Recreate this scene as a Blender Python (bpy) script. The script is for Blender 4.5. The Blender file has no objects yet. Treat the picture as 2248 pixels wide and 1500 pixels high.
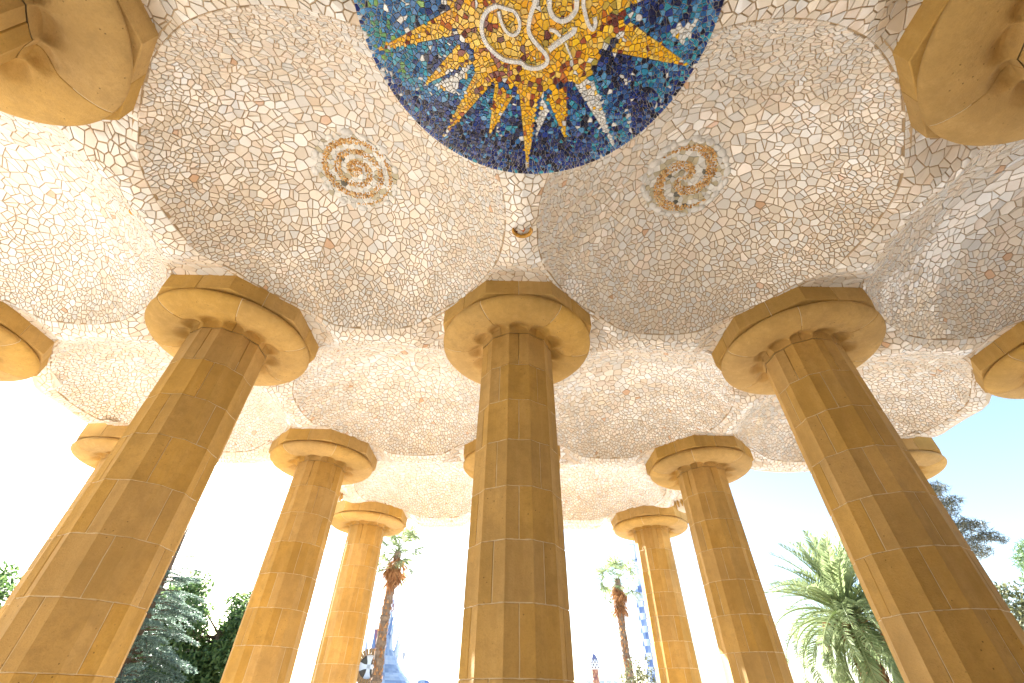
import bpy, math, random
import numpy as np
from mathutils import Matrix, Vector

random.seed(7)
RNG = np.random.default_rng(11)
scene = bpy.context.scene
COL = scene.collection
PI = math.pi
S = 4.0                       # column grid spacing in metres
EYE = 1.6
def PX(x): return S * x
def PZ(z): return EYE + S * z     # heights were measured from eye level in grid units

# ------------------------------------------------------------------ camera, sky, sun, exposure
cam_d = bpy.data.cameras.new('camera')
cam_d.sensor_width = 36.0
cam_d.lens = 945.0 / 2248.0 * 36.0
cam_d.clip_start = 0.05
cam_d.clip_end = 3000.0
cam = bpy.data.objects.new('camera', cam_d)
COL.objects.link(cam)
M = Matrix(((0.999807, -0.018071, -0.007701), (-0.017528, -0.643747, -0.765038), (0.008868, 0.765025, -0.643940))).to_4x4()
CAM = Vector((-0.0285 * S, -1.177 * S, EYE))
M.translation = CAM
cam.matrix_world = M
scene.camera = cam

SUN_EL = math.radians(27.5)
SUN_AZ = math.radians(-34.0)      # from +Y, negative is to the left
world = bpy.data.worlds.new('World')
scene.world = world
world.use_nodes = True
wn = world.node_tree.nodes
wl = world.node_tree.links
bg = wn.get('Background') or wn.new('ShaderNodeBackground')
sky = wn.new('ShaderNodeTexSky')
sky.sky_type = 'NISHITA'
sky.sun_disc = False
sky.sun_elevation = SUN_EL
sky.sun_rotation = SUN_AZ
sky.altitude = 100
sky.air_density = 1.0
sky.dust_density = 1.2
sky.ozone_density = 1.0
wl.new(sky.outputs[0], bg.inputs[0])
bg.inputs[1].default_value = 0.065
sun_d = bpy.data.lights.new('sun', 'SUN')
sun_d.energy = 5.0
sun_d.angle = math.radians(0.5)
sun_d.color = (1.0, 0.975, 0.935)
sun = bpy.data.objects.new('sun', sun_d)
COL.objects.link(sun)
sd = Vector((math.sin(SUN_AZ) * math.cos(SUN_EL), math.cos(SUN_AZ) * math.cos(SUN_EL), math.sin(SUN_EL)))
sun.rotation_euler = sd.to_track_quat('Z', 'Y').to_euler()
sun.location = (0, 0, 30)
vs = scene.view_settings
vs.view_transform = 'Standard'
vs.look = 'None'
vs.exposure = 2.77
vs.gamma = 1.0
vs.use_curve_mapping = False
scene.cycles.use_denoising = True
scene.cycles.max_bounces = 10
scene.cycles.diffuse_bounces = 7
scene.cycles.glossy_bounces = 4
scene.cycles.sample_clamp_indirect = 12.0

# ------------------------------------------------------------------ helpers
def tag(o, label=None, cat=None, group=None, kind=None):
    if label: o['label'] = label
    if cat: o['category'] = cat
    if group: o['group'] = group
    if kind: o['kind'] = kind
    return o

def empty(name, loc=(0, 0, 0), rz=0.0):
    o = bpy.data.objects.new(name, None)
    o.location = loc
    o.rotation_euler = (0, 0, rz)
    o.empty_display_size = 0.3
    COL.objects.link(o)
    return o

def link(name, me, parent=None, loc=None, rot=None):
    o = bpy.data.objects.new(name, me)
    if parent is not None: o.parent = parent
    if loc is not None: o.location = loc
    if rot is not None: o.rotation_euler = rot
    COL.objects.link(o)
    return o

class MB:
    """collects vertices and faces of one mesh"""
    def __init__(self):
        self.v = []; self.f = []; self.c = []; self.mi = []
    def add(self, vs_, fs_, col=None, mi=0):
        b = len(self.v)
        self.v.extend([tuple(p) for p in vs_])
        for f in fs_:
            self.f.append(tuple(b + i for i in f))
            self.c.append(col); self.mi.append(mi)
    def box(self, x0, y0, z0, x1, y1, z1, col=None, mi=0):
        v = [(x0, y0, z0), (x1, y0, z0), (x1, y1, z0), (x0, y1, z0), (x0, y0, z1), (x1, y0, z1), (x1, y1, z1), (x0, y1, z1)]
        self.add(v, [(3, 2, 1, 0), (4, 5, 6, 7), (0, 1, 5, 4), (1, 2, 6, 5), (2, 3, 7, 6), (3, 0, 4, 7)], col, mi)
    def lathe(self, prof, n=16, origin=(0, 0, 0), col=None, mi=0, rfun=None):
        ox, oy, oz = origin
        v = []
        for (r, z) in prof:
            for i in range(n):
                a = 2 * PI * i / n
                rr = r * (rfun(a, z) if rfun else 1.0)
                v.append((ox + rr * math.cos(a), oy + rr * math.sin(a), oz + z))
        f = []
        for j in range(len(prof) - 1):
            for i in range(n):
                k = (i + 1) % n
                f.append((j * n + i, j * n + k, (j + 1) * n + k, (j + 1) * n + i))
        f.append(tuple(range(n))[::-1]); f.append(tuple((len(prof) - 1) * n + i for i in range(n)))
        self.add(v, f, col, mi)
    def tube(self, pts, rads, n=7, col=None, mi=0, caps=True):
        pts = [Vector(p) for p in pts]
        v = []
        for i, p in enumerate(pts):
            d = (pts[min(i + 1, len(pts) - 1)] - pts[max(i - 1, 0)])
            if d.length < 1e-9: d = Vector((0, 0, 1))
            d.normalize()
            a = d.cross(Vector((0, 0, 1)) if abs(d.z) < .95 else Vector((1, 0, 0))).normalized()
            b = d.cross(a)
            for k in range(n):
                t = 2 * PI * k / n
                q = p + (a * math.cos(t) + b * math.sin(t)) * rads[i]
                v.append((q.x, q.y, q.z))
        f = []
        for j in range(len(pts) - 1):
            for i in range(n):
                k = (i + 1) % n
                f.append((j * n + i, j * n + k, (j + 1) * n + k, (j + 1) * n + i))
        if caps:
            f.append(tuple(range(n))[::-1]); f.append(tuple((len(pts) - 1) * n + i for i in range(n)))
        self.add(v, f, col, mi)
    def mesh(self, name, mats, smooth=False):
        me = bpy.data.meshes.new(name)
        me.from_pydata(self.v, [], self.f)
        if not isinstance(mats, (list, tuple)): mats = [mats]
        for m in mats: me.materials.append(m)
        if any(self.mi): me.polygons.foreach_set('material_index', self.mi)
        if any(c is not None for c in self.c):
            at = me.attributes.new('tint', 'FLOAT_COLOR', 'FACE')
            arr = np.array([(*(c or (1, 1, 1)), 1.0) for c in self.c], dtype=np.float32).ravel()
            at.data.foreach_set('color', arr)
        if smooth: me.polygons.foreach_set('use_smooth', [True] * len(me.polygons))
        me.update()
        return me
    def build(self, name, mats, parent=None, smooth=False, loc=None, rot=None):
        return link(name, self.mesh(name, mats, smooth), parent, loc, rot)

# ------------------------------------------------------------------ materials
def new_mat(name):
    m = bpy.data.materials.new(name)
    m.use_nodes = True
    return m, m.node_tree.nodes, m.node_tree.links, m.node_tree.nodes['Principled BSDF']

def ramp(n, l, src, stops):
    r = n.new('ShaderNodeValToRGB')
    els = r.color_ramp.elements
    while len(els) < len(stops): els.new(0.5)
    for e, (p, c) in zip(els, stops):
        e.position = p; e.color = (*c, 1.0)
    l.new(src, r.inputs[0])
    return r.outputs[0]

def mixc(n, l, fac, a, b, mode='MIX'):
    m = n.new('ShaderNodeMix'); m.data_type = 'RGBA'; m.blend_type = mode
    for sock, val in ((m.inputs[0], fac), (m.inputs[6], a), (m.inputs[7], b)):
        if isinstance(val, bpy.types.NodeSocket): l.new(val, sock)
        elif isinstance(val, (int, float)): sock.default_value = val
        else: sock.default_value = (*val, 1.0)
    return m.outputs[2]

def noise(n, l, scale, detail=4, rough=.6, coord='Object', vec=None):
    t = n.new('ShaderNodeTexNoise'); t.inputs['Scale'].default_value = scale
    t.inputs['Detail'].default_value = detail; t.inputs['Roughness'].default_value = rough
    if vec is not None: l.new(vec, t.inputs['Vector'])
    else:
        c = n.new('ShaderNodeTexCoord'); l.new(c.outputs[coord], t.inputs['Vector'])
    return t.outputs['Fac']

def bump(n, l, b, height, strength, dist=.01):
    k = n.new('ShaderNodeBump'); k.inputs['Strength'].default_value = strength; k.inputs['Distance'].default_value = dist
    l.new(height, k.inputs['Height']); l.new(k.outputs[0], b.inputs['Normal'])

def plain(name, col, rough=.6, var=.12, scale=6.0, bmp=.15, metal=0.0):
    m, n, l, b = new_mat(name)
    f = noise(n, l, scale, 5)
    c = ramp(n, l, f, [(.25, tuple(x * (1 - var) for x in col)), (.75, tuple(min(1, x * (1 + var)) for x in col))])
    l.new(c, b.inputs['Base Color']); b.inputs['Roughness'].default_value = rough; b.inputs['Metallic'].default_value = metal
    if bmp: bump(n, l, b, noise(n, l, scale * 6, 5), bmp, .01)
    return m

def stone_mat(name, base, joint=False):
    m, n, l, b = new_mat(name)
    geo = n.new('ShaderNodeNewGeometry')
    pos = geo.outputs['Position']
    oi = n.new('ShaderNodeObjectInfo')
    big = noise(n, l, 1.1, 4, .6, vec=pos)
    mp = n.new('ShaderNodeMapping'); mp.inputs['Scale'].default_value = (9, 9, 1.6); l.new(pos, mp.inputs['Vector'])
    streak = noise(n, l, 1.0, 5, .65, vec=mp.outputs[0])
    grain = noise(n, l, 55, 6, .75, vec=pos)
    c = ramp(n, l, big, [(.3, tuple(x * .78 for x in base)), (.7, tuple(x * 1.18 for x in base))])
    c = mixc(n, l, ramp(n, l, streak, [(.48, (0, 0, 0)), (.72, (.38, .38, .38))]), c, tuple(min(1, x * 1.18 + .05) for x in base))
    c = mixc(n, l, ramp(n, l, grain, [(.3, (.38, .38, .38)), (.52, (0, 0, 0))]), c, tuple(x * .62 for x in base))
    pits = n.new('ShaderNodeTexVoronoi'); pits.inputs['Scale'].default_value = 17; l.new(pos, pits.inputs['Vector'])
    pm = n.new('ShaderNodeMath'); pm.operation = 'MULTIPLY'
    p1 = ramp(n, l, pits.outputs['Distance'], [(.06, (1, 1, 1)), (.13, (0, 0, 0))])
    p2 = ramp(n, l, noise(n, l, 2.2, 3, .5, vec=pos), [(.46, (0, 0, 0)), (.62, (.9, .9, .9))])
    mott = noise(n, l, 7.0, 7, .7, vec=pos)
    c = mixc(n, l, ramp(n, l, mott, [(.36, (.55, .55, .55)), (.52, (0, 0, 0))]), c, tuple(x * .76 for x in base))
    l.new(p1, pm.inputs[0]); l.new(p2, pm.inputs[1])
    c = mixc(n, l, pm.outputs[0], c, tuple(x * .25 for x in base))
    # every block a little different
    hv = n.new('ShaderNodeHueSaturation')
    mr = n.new('ShaderNodeMapRange'); mr.inputs[3].default_value = .91; mr.inputs[4].default_value = 1.08
    l.new(oi.outputs['Random'], mr.inputs[0]); l.new(mr.outputs[0], hv.inputs['Value'])
    m2 = n.new('ShaderNodeMapRange'); m2.inputs[3].default_value = .94; m2.inputs[4].default_value = 1.06
    wnz = n.new('ShaderNodeTexWhiteNoise'); wnz.noise_dimensions = '1D'; l.new(oi.outputs['Random'], wnz.inputs['W'])
    l.new(wnz.outputs['Value'], m2.inputs[0]); l.new(m2.outputs[0], hv.inputs['Saturation'])
    l.new(c, hv.inputs['Color'])
    l.new(hv.outputs[0], b.inputs['Base Color'])
    b.inputs['Roughness'].default_value = .85
    ad = n.new('ShaderNodeMath'); ad.operation = 'SUBTRACT'
    l.new(grain, ad.inputs[0]); l.new(pm.outputs[0], ad.inputs[1])
    bump(n, l, b, ad.outputs[0], .6, .010)
    return m

def tint_mat(name, rough, var=.08, spec=.5, bmp=.05, coat=0.0, vscale=9.0):
    m, n, l, b = new_mat(name)
    a = n.new('ShaderNodeAttribute'); a.attribute_name = 'tint'
    geo = n.new('ShaderNodeNewGeometry')
    f = noise(n, l, vscale, 4, .6, vec=geo.outputs['Position'])
    c = mixc(n, l, 1.0, a.outputs['Color'], ramp(n, l, f, [(.3, (1 - var,) * 3), (.7, (1.0,) * 3)]), 'MULTIPLY')
    l.new(c, b.inputs['Base Color'])
    rr = n.new('ShaderNodeMapRange'); rr.inputs[3].default_value = rough * .7; rr.inputs[4].default_value = rough * 1.5
    l.new(noise(n, l, 3.0, 3, .5, vec=geo.outputs['Position']), rr.inputs[0]); l.new(rr.outputs[0], b.inputs['Roughness'])
    b.inputs['Specular IOR Level'].default_value = spec
    b.inputs['Coat Weight'].default_value = coat
    if bmp: bump(n, l, b, noise(n, l, 14, 3, .5, vec=geo.outputs['Position']), bmp, .02)
    return m

STONE = stone_mat('sandstone', (.48, .298, .084))
MORTAR = plain('mortar', (.62, .52, .35), .9, .15, 12, .3)
TILE = tint_mat('glazed_tile', .09, .05, .9, .04)
GROUT = plain('grout', (.42, .31, .185), .95, .25, 5, .3)
GLASSY = tint_mat('glazed_mosaic', .16, .12, .6, .08)
PALE_GROUT = plain('pale_grout', (.70, .64, .56), .95, .2, 8, .3)
PLASTER = plain('plaster', (.66, .60, .50), .85, .08, 2.0, .1)
GOLD = plain('gold_glaze', (.50, .26, .04), .14, .55, 22, .25)

def leaf_mat(name, lo, hi, trans=.35, rough=.5):
    m, n, l, b = new_mat(name)
    a = n.new('ShaderNodeAttribute'); a.attribute_name = 'tint'
    sep = n.new('ShaderNodeSeparateColor'); l.new(a.outputs['Color'], sep.inputs[0])
    c = ramp(n, l, sep.outputs[0], [(0.0, lo), (1.0, hi)])
    l.new(c, b.inputs['Base Color']); b.inputs['Roughness'].default_value = rough
    tr = n.new('ShaderNodeBsdfTranslucent'); l.new(c, tr.inputs[0])
    mx = n.new('ShaderNodeMixShader'); mx.inputs[0].default_value = trans
    l.new(b.outputs[0], mx.inputs[1]); l.new(tr.outputs[0], mx.inputs[2])
    l.new(mx.outputs[0], n['Material Output'].inputs['Surface'])
    return m

# ------------------------------------------------------------------ ground, floor
gm, n, l, b = new_mat('plaza_gravel')
f = noise(n, l, .35, 6, .6); f2 = noise(n, l, 30, 5, .7)
c = ramp(n, l, f, [(.3, (.39, .375, .355)), (.7, (.47, .455, .435))])
c = mixc(n, l, ramp(n, l, f2, [(.35, (.4, .4, .4)), (.6, (0, 0, 0))]), c, (.30, .26, .21))
l.new(c, b.inputs['Base Color']); b.inputs['Roughness'].default_value = .95
bump(n, l, b, f2, .3, .01)
g = MB(); g.add([(-900, -900, 0), (900, -900, 0), (900, 900, 0), (-900, 900, 0)], [(0, 1, 2, 3)])
tag(g.build('ground', gm), kind='structure')
fm, n, l, b = new_mat('hall_paving')
f = noise(n, l, .8, 6, .6)
br = n.new('ShaderNodeTexBrick'); tc = n.new('ShaderNodeTexCoord'); l.new(tc.outputs['Object'], br.inputs['Vector'])
br.inputs['Scale'].default_value = 1.2; br.inputs['Mortar Size'].default_value = .008
br.inputs['Color1'].default_value = (.66, .64, .60, 1); br.inputs['Color2'].default_value = (.60, .58, .545, 1); br.inputs['Mortar'].default_value = (.30, .24, .17, 1)
c = mixc(n, l, ramp(n, l, f, [(.3, (.35, .35, .35)), (.6, (0, 0, 0))]), br.outputs['Color'], (.38, .31, .23))
l.new(c, b.inputs['Base Color']); b.inputs['Roughness'].default_value = .75
g = MB()
for (x0, y0, x1, y1) in ((-18.0, -24, 18.0, -3.9), (-9.0, -3.9, 9.0, 4.9), (-5.0, 4.9, 5.0, 9.2)):
    g.box(x0, y0, -.2, x1, y1, .02)
tag(g.build('floor', fm), kind='structure')

# ------------------------------------------------------------------ Voronoi mosaics
def scatter(region, size, bbox, seeds=(), tries=60, fac=1.0):
    """dart throwing with a spacing that varies over the region"""
    x0, y0, x1, y1 = bbox
    smin = min(size(x0 + (x1 - x0) * i / 12, y0 + (y1 - y0) * j / 12) for i in range(13) for j in range(13)) * .95
    h = smin
    grid = {}
    pts = []
    def put(x, y, s):
        grid.setdefault((int(math.floor(x / h)), int(math.floor(y / h))), []).append((x, y, s)); pts.append((x, y))
    for (x, y) in seeds: put(x, y, 0.0)
    area = (x1 - x0) * (y1 - y0)
    ntry = int(area / (smin * smin) * 5 * fac)
    xs = RNG.uniform(x0, x1, ntry); ys = RNG.uniform(y0, y1, ntry); rv = RNG.uniform(.62, 1.12, ntry)
    for x, y, q in zip(xs.tolist(), ys.tolist(), rv.tolist()):
        if not region(x, y): continue
        s = size(x, y) * q
        ci = int(math.floor(x / h)); cj = int(math.floor(y / h)); R = int(math.ceil(s / h))
        ok = True
        for i in range(ci - R, ci + R + 1):
            for j in range(cj - R, cj + R + 1):
                for (a, b_, t) in grid.get((i, j), ()):
                    d2 = (a - x) ** 2 + (b_ - y) ** 2
                    m = s if t == 0.0 else .5 * (s + t)
                    if t == 0.0: m *= .72
                    if d2 < m * m: ok = False; break
                if not ok: break
            if not ok: break
        if ok: put(x, y, s)
    return np.array(pts)

def voronoi(P, K=22):
    """convex Voronoi cells (counter-clockwise) without scipy; None for open cells"""
    N = len(P)
    h = math.sqrt((np.ptp(P[:, 0]) * np.ptp(P[:, 1])) / N) * 2.2
    key = np.floor((P - P.min(0)) / h).astype(int)
    cells = {}
    for i, (a, b_) in enumerate(key.tolist()): cells.setdefault((a, b_), []).append(i)
    nb = np.zeros((N, K), int)
    for (a, b_), idx in cells.items():
        cand = []
        R = 1
        while True:
            cand = [k for i in range(a - R, a + R + 1) for j in range(b_ - R, b_ + R + 1) for k in cells.get((i, j), ())]
            if len(cand) > K + 6 or R > 8: break
            R += 1
        cand = np.array(cand)
        D = ((P[idx][:, None, :] - P[cand][None]) ** 2).sum(2)
        o = np.argsort(D, 1)[:, 1:K + 1]
        if o.shape[1] < K: o = np.pad(o, ((0, 0), (0, K - o.shape[1])), mode='edge')
        nb[idx] = cand[o]
    out = [None] * N
    I, J = np.triu_indices(K, 1)
    for s in range(0, N, 1500):
        q = np.arange(s, min(N, s + 1500))
        d = P[nb[q]] - P[q][:, None, :]
        c_ = (d ** 2).sum(2) * .5
        a1 = d[:, I]; a2 = d[:, J]; c1 = c_[:, I]; c2 = c_[:, J]
        det = a1[..., 0] * a2[..., 1] - a1[..., 1] * a2[..., 0]
        ok = np.abs(det) > 1e-12
        dd = np.where(ok, det, 1)
        x = (c1 * a2[..., 1] - c2 * a1[..., 1]) / dd; y = (a1[..., 0] * c2 - a2[..., 0] * c1) / dd
        for k in range(K):
            ok &= (d[:, k, None, 0] * x + d[:, k, None, 1] * y) <= c_[:, k, None] * (1 + 1e-7) + 1e-12
        for r, i in enumerate(q.tolist()):
            m = ok[r]
            if m.sum() < 3: continue
            px, py = x[r][m], y[r][m]
            an = np.argsort(np.arctan2(py - py.mean(), px - px.mean()))
            V = np.stack([px[an], py[an]], 1)
            keep = np.ones(len(V), bool)
            for t in range(len(V)):
                if np.hypot(*(V[t] - V[t - 1])) < 1e-5: keep[t] = False
            V = V[keep]
            if len(V) >= 3: out[i] = V + P[i]
    return out

def inset(V, g):
    """shrink a convex polygon by g; None if it vanishes"""
    n_ = len(V)
    E = np.roll(V, -1, 0) - V
    L = np.hypot(E[:, 0], E[:, 1])
    if L.min() < 1e-7: return None
    N_ = np.stack([E[:, 1], -E[:, 0]], 1) / L[:, None]
    C_ = (N_ * V).sum(1) - g
    poly = [tuple(p) for p in V]
    for k in range(n_):
        nx, ny = N_[k]; cc = C_[k]; res = []
        for t in range(len(poly)):
            p, q = poly[t], poly[(t + 1) % len(poly)]
            dp = nx * p[0] + ny * p[1] - cc; dq = nx * q[0] + ny * q[1] - cc
            if dp <= 0: res.append(p)
            if dp * dq < 0:
                u = dp / (dp - dq); res.append((p[0] + (q[0] - p[0]) * u, p[1] + (q[1] - p[1]) * u))
        poly = res
        if len(poly) < 3: return None
    A = np.array(poly)
    keep = [t for t in range(len(A)) if np.hypot(*(A[t] - A[t - 1])) > g * .25]
    A = A[keep]
    return A if len(A) >= 3 else None

def chop(V, prob, lim):
    """split a cell along a random chord, the way a plate is broken"""
    A = .5 * abs(np.dot(V[:, 0], np.roll(V[:, 1], -1)) - np.dot(V[:, 1], np.roll(V[:, 0], -1)))
    if RNG.random() > prob or A < lim: return [V]
    c_ = V.mean(0) + RNG.normal(0, .12, 2) * math.sqrt(A)
    E = np.roll(V, -1, 0) - V
    k = int(np.argmax(np.hypot(E[:, 0], E[:, 1])))
    t = math.atan2(E[k, 1], E[k, 0]) + PI / 2 + RNG.normal(0, .45)
    nx, ny = -math.sin(t), math.cos(t)
    out = []
    for sg in (1, -1):
        res = []
        n_ = len(V)
        for i in range(n_):
            p, q = V[i], V[(i + 1) % n_]
            dp = sg * (nx * (p[0] - c_[0]) + ny * (p[1] - c_[1])); dq = sg * (nx * (q[0] - c_[0]) + ny * (q[1] - c_[1]))
            if dp <= 0: res.append(p)
            if dp * dq < 0: res.append(p + (q - p) * (dp / (dp - dq)))
        if len(res) >= 3: out.append(np.array(res))
    return out or [V]

Minv = M.inverted()
def in_frame(p, margin=1.0):
    q = Minv @ Vector(p)
    if q.z >= -.1: return None
    u = q.x / -q.z * 945 / 1124.0; w = q.y / -q.z * 945 / 750.0
    return -q.z if abs(u) < margin and abs(w) < margin else None

class Mosaic:
    """gathers tiles; the ones that show largest become objects, the rest one part"""
    def __init__(self): self.t = []
    def tile(self, poly, surf, thick, tilt, col, cham):
        c2 = poly.mean(0)
        ctr, nrm = surf(*c2)
        ctr = np.array(ctr); nrm = np.array(nrm)
        tl = RNG.normal(0, tilt, 3)
        low = []; top = []
        for p in poly:
            q, nn = surf(*p); q = np.array(q); nn = np.array(nn)
            top.append(q + nn * (thick + float(np.dot(tl, q - ctr)))); low.append(q - nn * .004)
        tc_ = np.mean(top, 0)
        mid = [t - nrm * cham for t in top]
        top = [t + (tc_ - t) * min(.25, cham / (np.linalg.norm(tc_ - t) + 1e-6)) for t in top]
        P_ = np.array(top); k = len(P_)
        nn = np.zeros(3)
        for i in range(1, k - 1): nn += np.cross(P_[i] - P_[0], P_[i + 1] - P_[0])
        area = np.linalg.norm(nn) / 2
        if np.dot(nn, nrm) < 0:
            top, mid, low = top[::-1], mid[::-1], low[::-1]
        d = in_frame(tc_, .97)
        v = np.vstack([top, mid, low])
        vdir = np.array(CAM) - tc_
        show = 0 if d is None else area * max(0, np.dot(vdir, nrm)) / np.linalg.norm(vdir) / (d * d)
        self.t.append((show, v, k, col))
    def build(self, parent, name, mat, most=300):
        order = sorted(range(len(self.t)), key=lambda i: -self.t[i][0])
        big = set(order[:most])
        rest = MB()
        for i, (show, v, k, col) in enumerate(self.t):
            fs = [tuple(range(k))] + [(j + k, (j + 1) % k + k, (j + 1) % k, j) for j in range(k)] + [(j + 2 * k, (j + 1) % k + 2 * k, (j + 1) % k + k, j + k) for j in range(k)]
            if i in big:
                m = MB(); ctr = v.mean(0); m.add(v - ctr, fs, col)
                m.build(name, mat, parent, loc=tuple(ctr - np.array(parent.location)))
            else:
                rest.add(v - np.array(parent.location), fs, col)
        o = rest.build(name + '_field', mat, parent)
        tag(o, kind='stuff')
        return o

# ceiling shape ------------------------------------------------------------
DOME_R, DOME_H, RIDGE = .457, .245, 1.0
RHO = (DOME_R ** 2 + DOME_H ** 2) / (2 * DOME_H)
ARC = RHO * math.asin(DOME_R / RHO)
SUN_C, SUN_R = (.014, -.98), .337
X_L, X_R, Y_MID, Y_FAR, X_STEP = -1.975, 1.985, 1.06, 2.10, 1.06
Y_BACK = -2.03
domes = [(i + .5, j + .5) for j in (-2, -1, 0) for i in (-2, -1, 0, 1)] + [(-.5, 1.5), (.5, 1.5)]

def tile_colour():
    r = RNG.random()
    if r < .42: c = np.array((.80, .735, .64))
    elif r < .74: c = np.array((.77, .755, .72))
    elif r < .85: c = np.array((.80, .71, .62))
    elif r < .965: c = np.array((.73, .735, .73))
    elif r < .996: c = np.array((.80, .69, .57))
    else: c = np.array((.68, .46, .31))
    return tuple((c * RNG.uniform(.90, 1.07)).clip(0, .86))

def node_lift(gx, gy):
    e = min(1, max(0, (.38 - math.hypot(gx - round(gx), gy - round(gy))) / .11))
    return e * e * (3 - 2 * e)

def dome_surf(cx, cy):
    def f(u, v):
        s = math.hypot(u, v); th = s / (RHO * S)
        r = RHO * S * math.sin(th)
        k = r / s if s > 1e-9 else 1.0
        x = u * k; y = v * k
        z = PZ(RIDGE + DOME_H) - RHO * S * (1 - math.cos(th))
        z += .036 * S * node_lift(cx + x / S, cy + y / S)
        nx, ny, nz = -x / (RHO * S), -y / (RHO * S), -math.cos(th)
        return (S * cx + x, S * cy + y, z), (nx, ny, nz)
    return f

def ridge_surf(x, y):
    gx = x / S; gy = y / S
    d = math.hypot(gx - round(gx), gy - round(gy))
    dd = abs(math.hypot(gx - math.floor(gx) - .5, gy - math.floor(gy) - .5) - DOME_R)
    e = node_lift(gx, gy)
    z = RIDGE + .036 * e - .020 * (1 - e) * (1 - max(0.0, 1 - dd / .06) ** 2)
    return (x, y, PZ(z)), (0, 0, -1)

ceiling = empty('mosaic_ceiling', (0, 0, PZ(1.0)))
tag(ceiling, 'undulating vaulted ceiling of broken cream tiles resting on the columns', 'ceiling')
mos = Mosaic()
bed = MB()
G = .0050
def bed_add(V, surf):
    q = [surf(*p)[0] for p in V]
    bed.add([(a, b_, c_ - PZ(1.0)) for a, b_, c_ in q], [tuple(range(len(q)))[::-1]])

ring_holes = {(-.5, -.5): .118 * S, (.5, -.5): .118 * S}
for (cx, cy) in domes:
    A = ARC * S
    near = cy < 0
    big = .150 if cy > -1 else .21
    hole = ring_holes.get((cx, cy), 0)
    def size(u, v):
        s = math.hypot(u, v) / A
        return max(.058, big - (big - .060) * min(1, max(0, (s - .12) / .80)) ** .75)
    d = .036
    seeds = []
    m = int(2 * PI * A / .088)
    ph = RNG.uniform(0, 1)
    for k in range(m):
        a = 2 * PI * (k + ph + RNG.uniform(-.2, .2)) / m
        e_ = RNG.normal(0, .010)
        for r in (A - d + e_, A + d + e_): seeds.append((r * math.cos(a), r * math.sin(a)))
    if hole:
        m = 26
        for k in range(m):
            a = 2 * PI * (k + RNG.uniform(-.15, .15)) / m
            for r in (hole - .05, hole + .05): seeds.append((r * math.cos(a), r * math.sin(a)))
    P = scatter(lambda u, v: hole + .07 < math.hypot(u, v) < A - d * 1.5, size, (-A, -A, A, A), seeds)
    cells = voronoi(P)
    sf = dome_surf(cx, cy)
    sx = SUN_C[0] - cx; sy = SUN_C[1] - cy
    for i, V in enumerate(cells):
        r = math.hypot(*P[i])
        if V is None or r > A: continue
        rv_ = np.hypot(V[:, 0], V[:, 1])
        if rv_.max() > A * 1.2: continue
        V = V * np.minimum(1, A * 1.012 / rv_)[:, None]
        bed_add(V, sf)
        if r < hole: continue
        for W in chop(V, .68, .0045):
            q = inset(W, G)
            if q is not None:
                mos.tile(q, sf, .011, .032, tile_colour(), .0025)

# ridges between the domes
def in_domes(x, y, pad=0.0):
    gx, gy = x / S, y / S
    cx, cy = math.floor(gx) + .5, math.floor(gy) + .5
    if (cx, cy) not in DSET: return False
    return math.hypot(gx - cx, gy - cy) < DOME_R - pad
DSET = set(domes)
def in_plan(x, y):
    gx, gy = x / S, y / S
    if gy < Y_BACK or gy > Y_FAR: return False
    if gy > Y_MID: return abs(gx) < X_STEP
    return X_L < gx < X_R
seeds = []
d = .036
for (cx, cy) in domes:
    m = int(2 * PI * DOME_R * S / .088)
    for k in range(m):
        a = 2 * PI * (k + RNG.uniform(-.12, .12)) / m
        for r in (DOME_R * S - d, DOME_R * S + d): seeds.append((cx * S + r * math.cos(a), cy * S + r * math.sin(a)))
outline = [(X_L, Y_BACK), (X_R, Y_BACK), (X_R, Y_MID), (X_STEP, Y_MID), (X_STEP, Y_FAR), (-X_STEP, Y_FAR), (-X_STEP, Y_MID), (X_L, Y_MID)]
for k in range(8):
    (ax, ay), (bx, by) = outline[k], outline[(k + 1) % 8]
    L = math.hypot(bx - ax, by - ay) * S
    m = int(L / .12)
    tx, ty = (bx - ax) * S / L, (by - ay) * S / L
    for t in range(m):
        w = (t + .5) / m
        for sg in (-.045, .045): seeds.append(((ax + (bx - ax) * w) * S - ty * sg, (ay + (by - ay) * w) * S + tx * sg))
def node_d(x, y):
    gx, gy = x / S, y / S
    return math.hypot(gx - round(gx), gy - round(gy)) * S
P = scatter(lambda x, y: in_plan(x, y) and not in_domes(x, y, -.012) and node_d(x, y) > .5, lambda x, y: .076 + .09 * max(0, 1 - max(0, node_d(x, y) - .85) / .55),
            (X_L * S, Y_BACK * S, X_R * S, Y_FAR * S), seeds, fac=1.0)
P = np.unique(np.round(P, 5), axis=0)
cells = voronoi(P, 34)
for i, V in enumerate(cells):
    x, y = P[i]
    if V is None or not in_plan(x, y) or in_domes(x, y): continue
    if max(np.hypot(V[:, 0] - x, V[:, 1] - y)) > .9: continue
    bed_add(V, ridge_surf)
    nd = node_d(x, y)
    if nd < .78 or math.hypot(x - SUN_C[0] * S, y - SUN_C[1] * S) < SUN_R * S - .03: continue
    for W in chop(V, .35, .006):
        q = inset(W, G)
        if q is not None: mos.tile(q, ridge_surf, .011, .032, tile_colour(), .0025)
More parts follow.
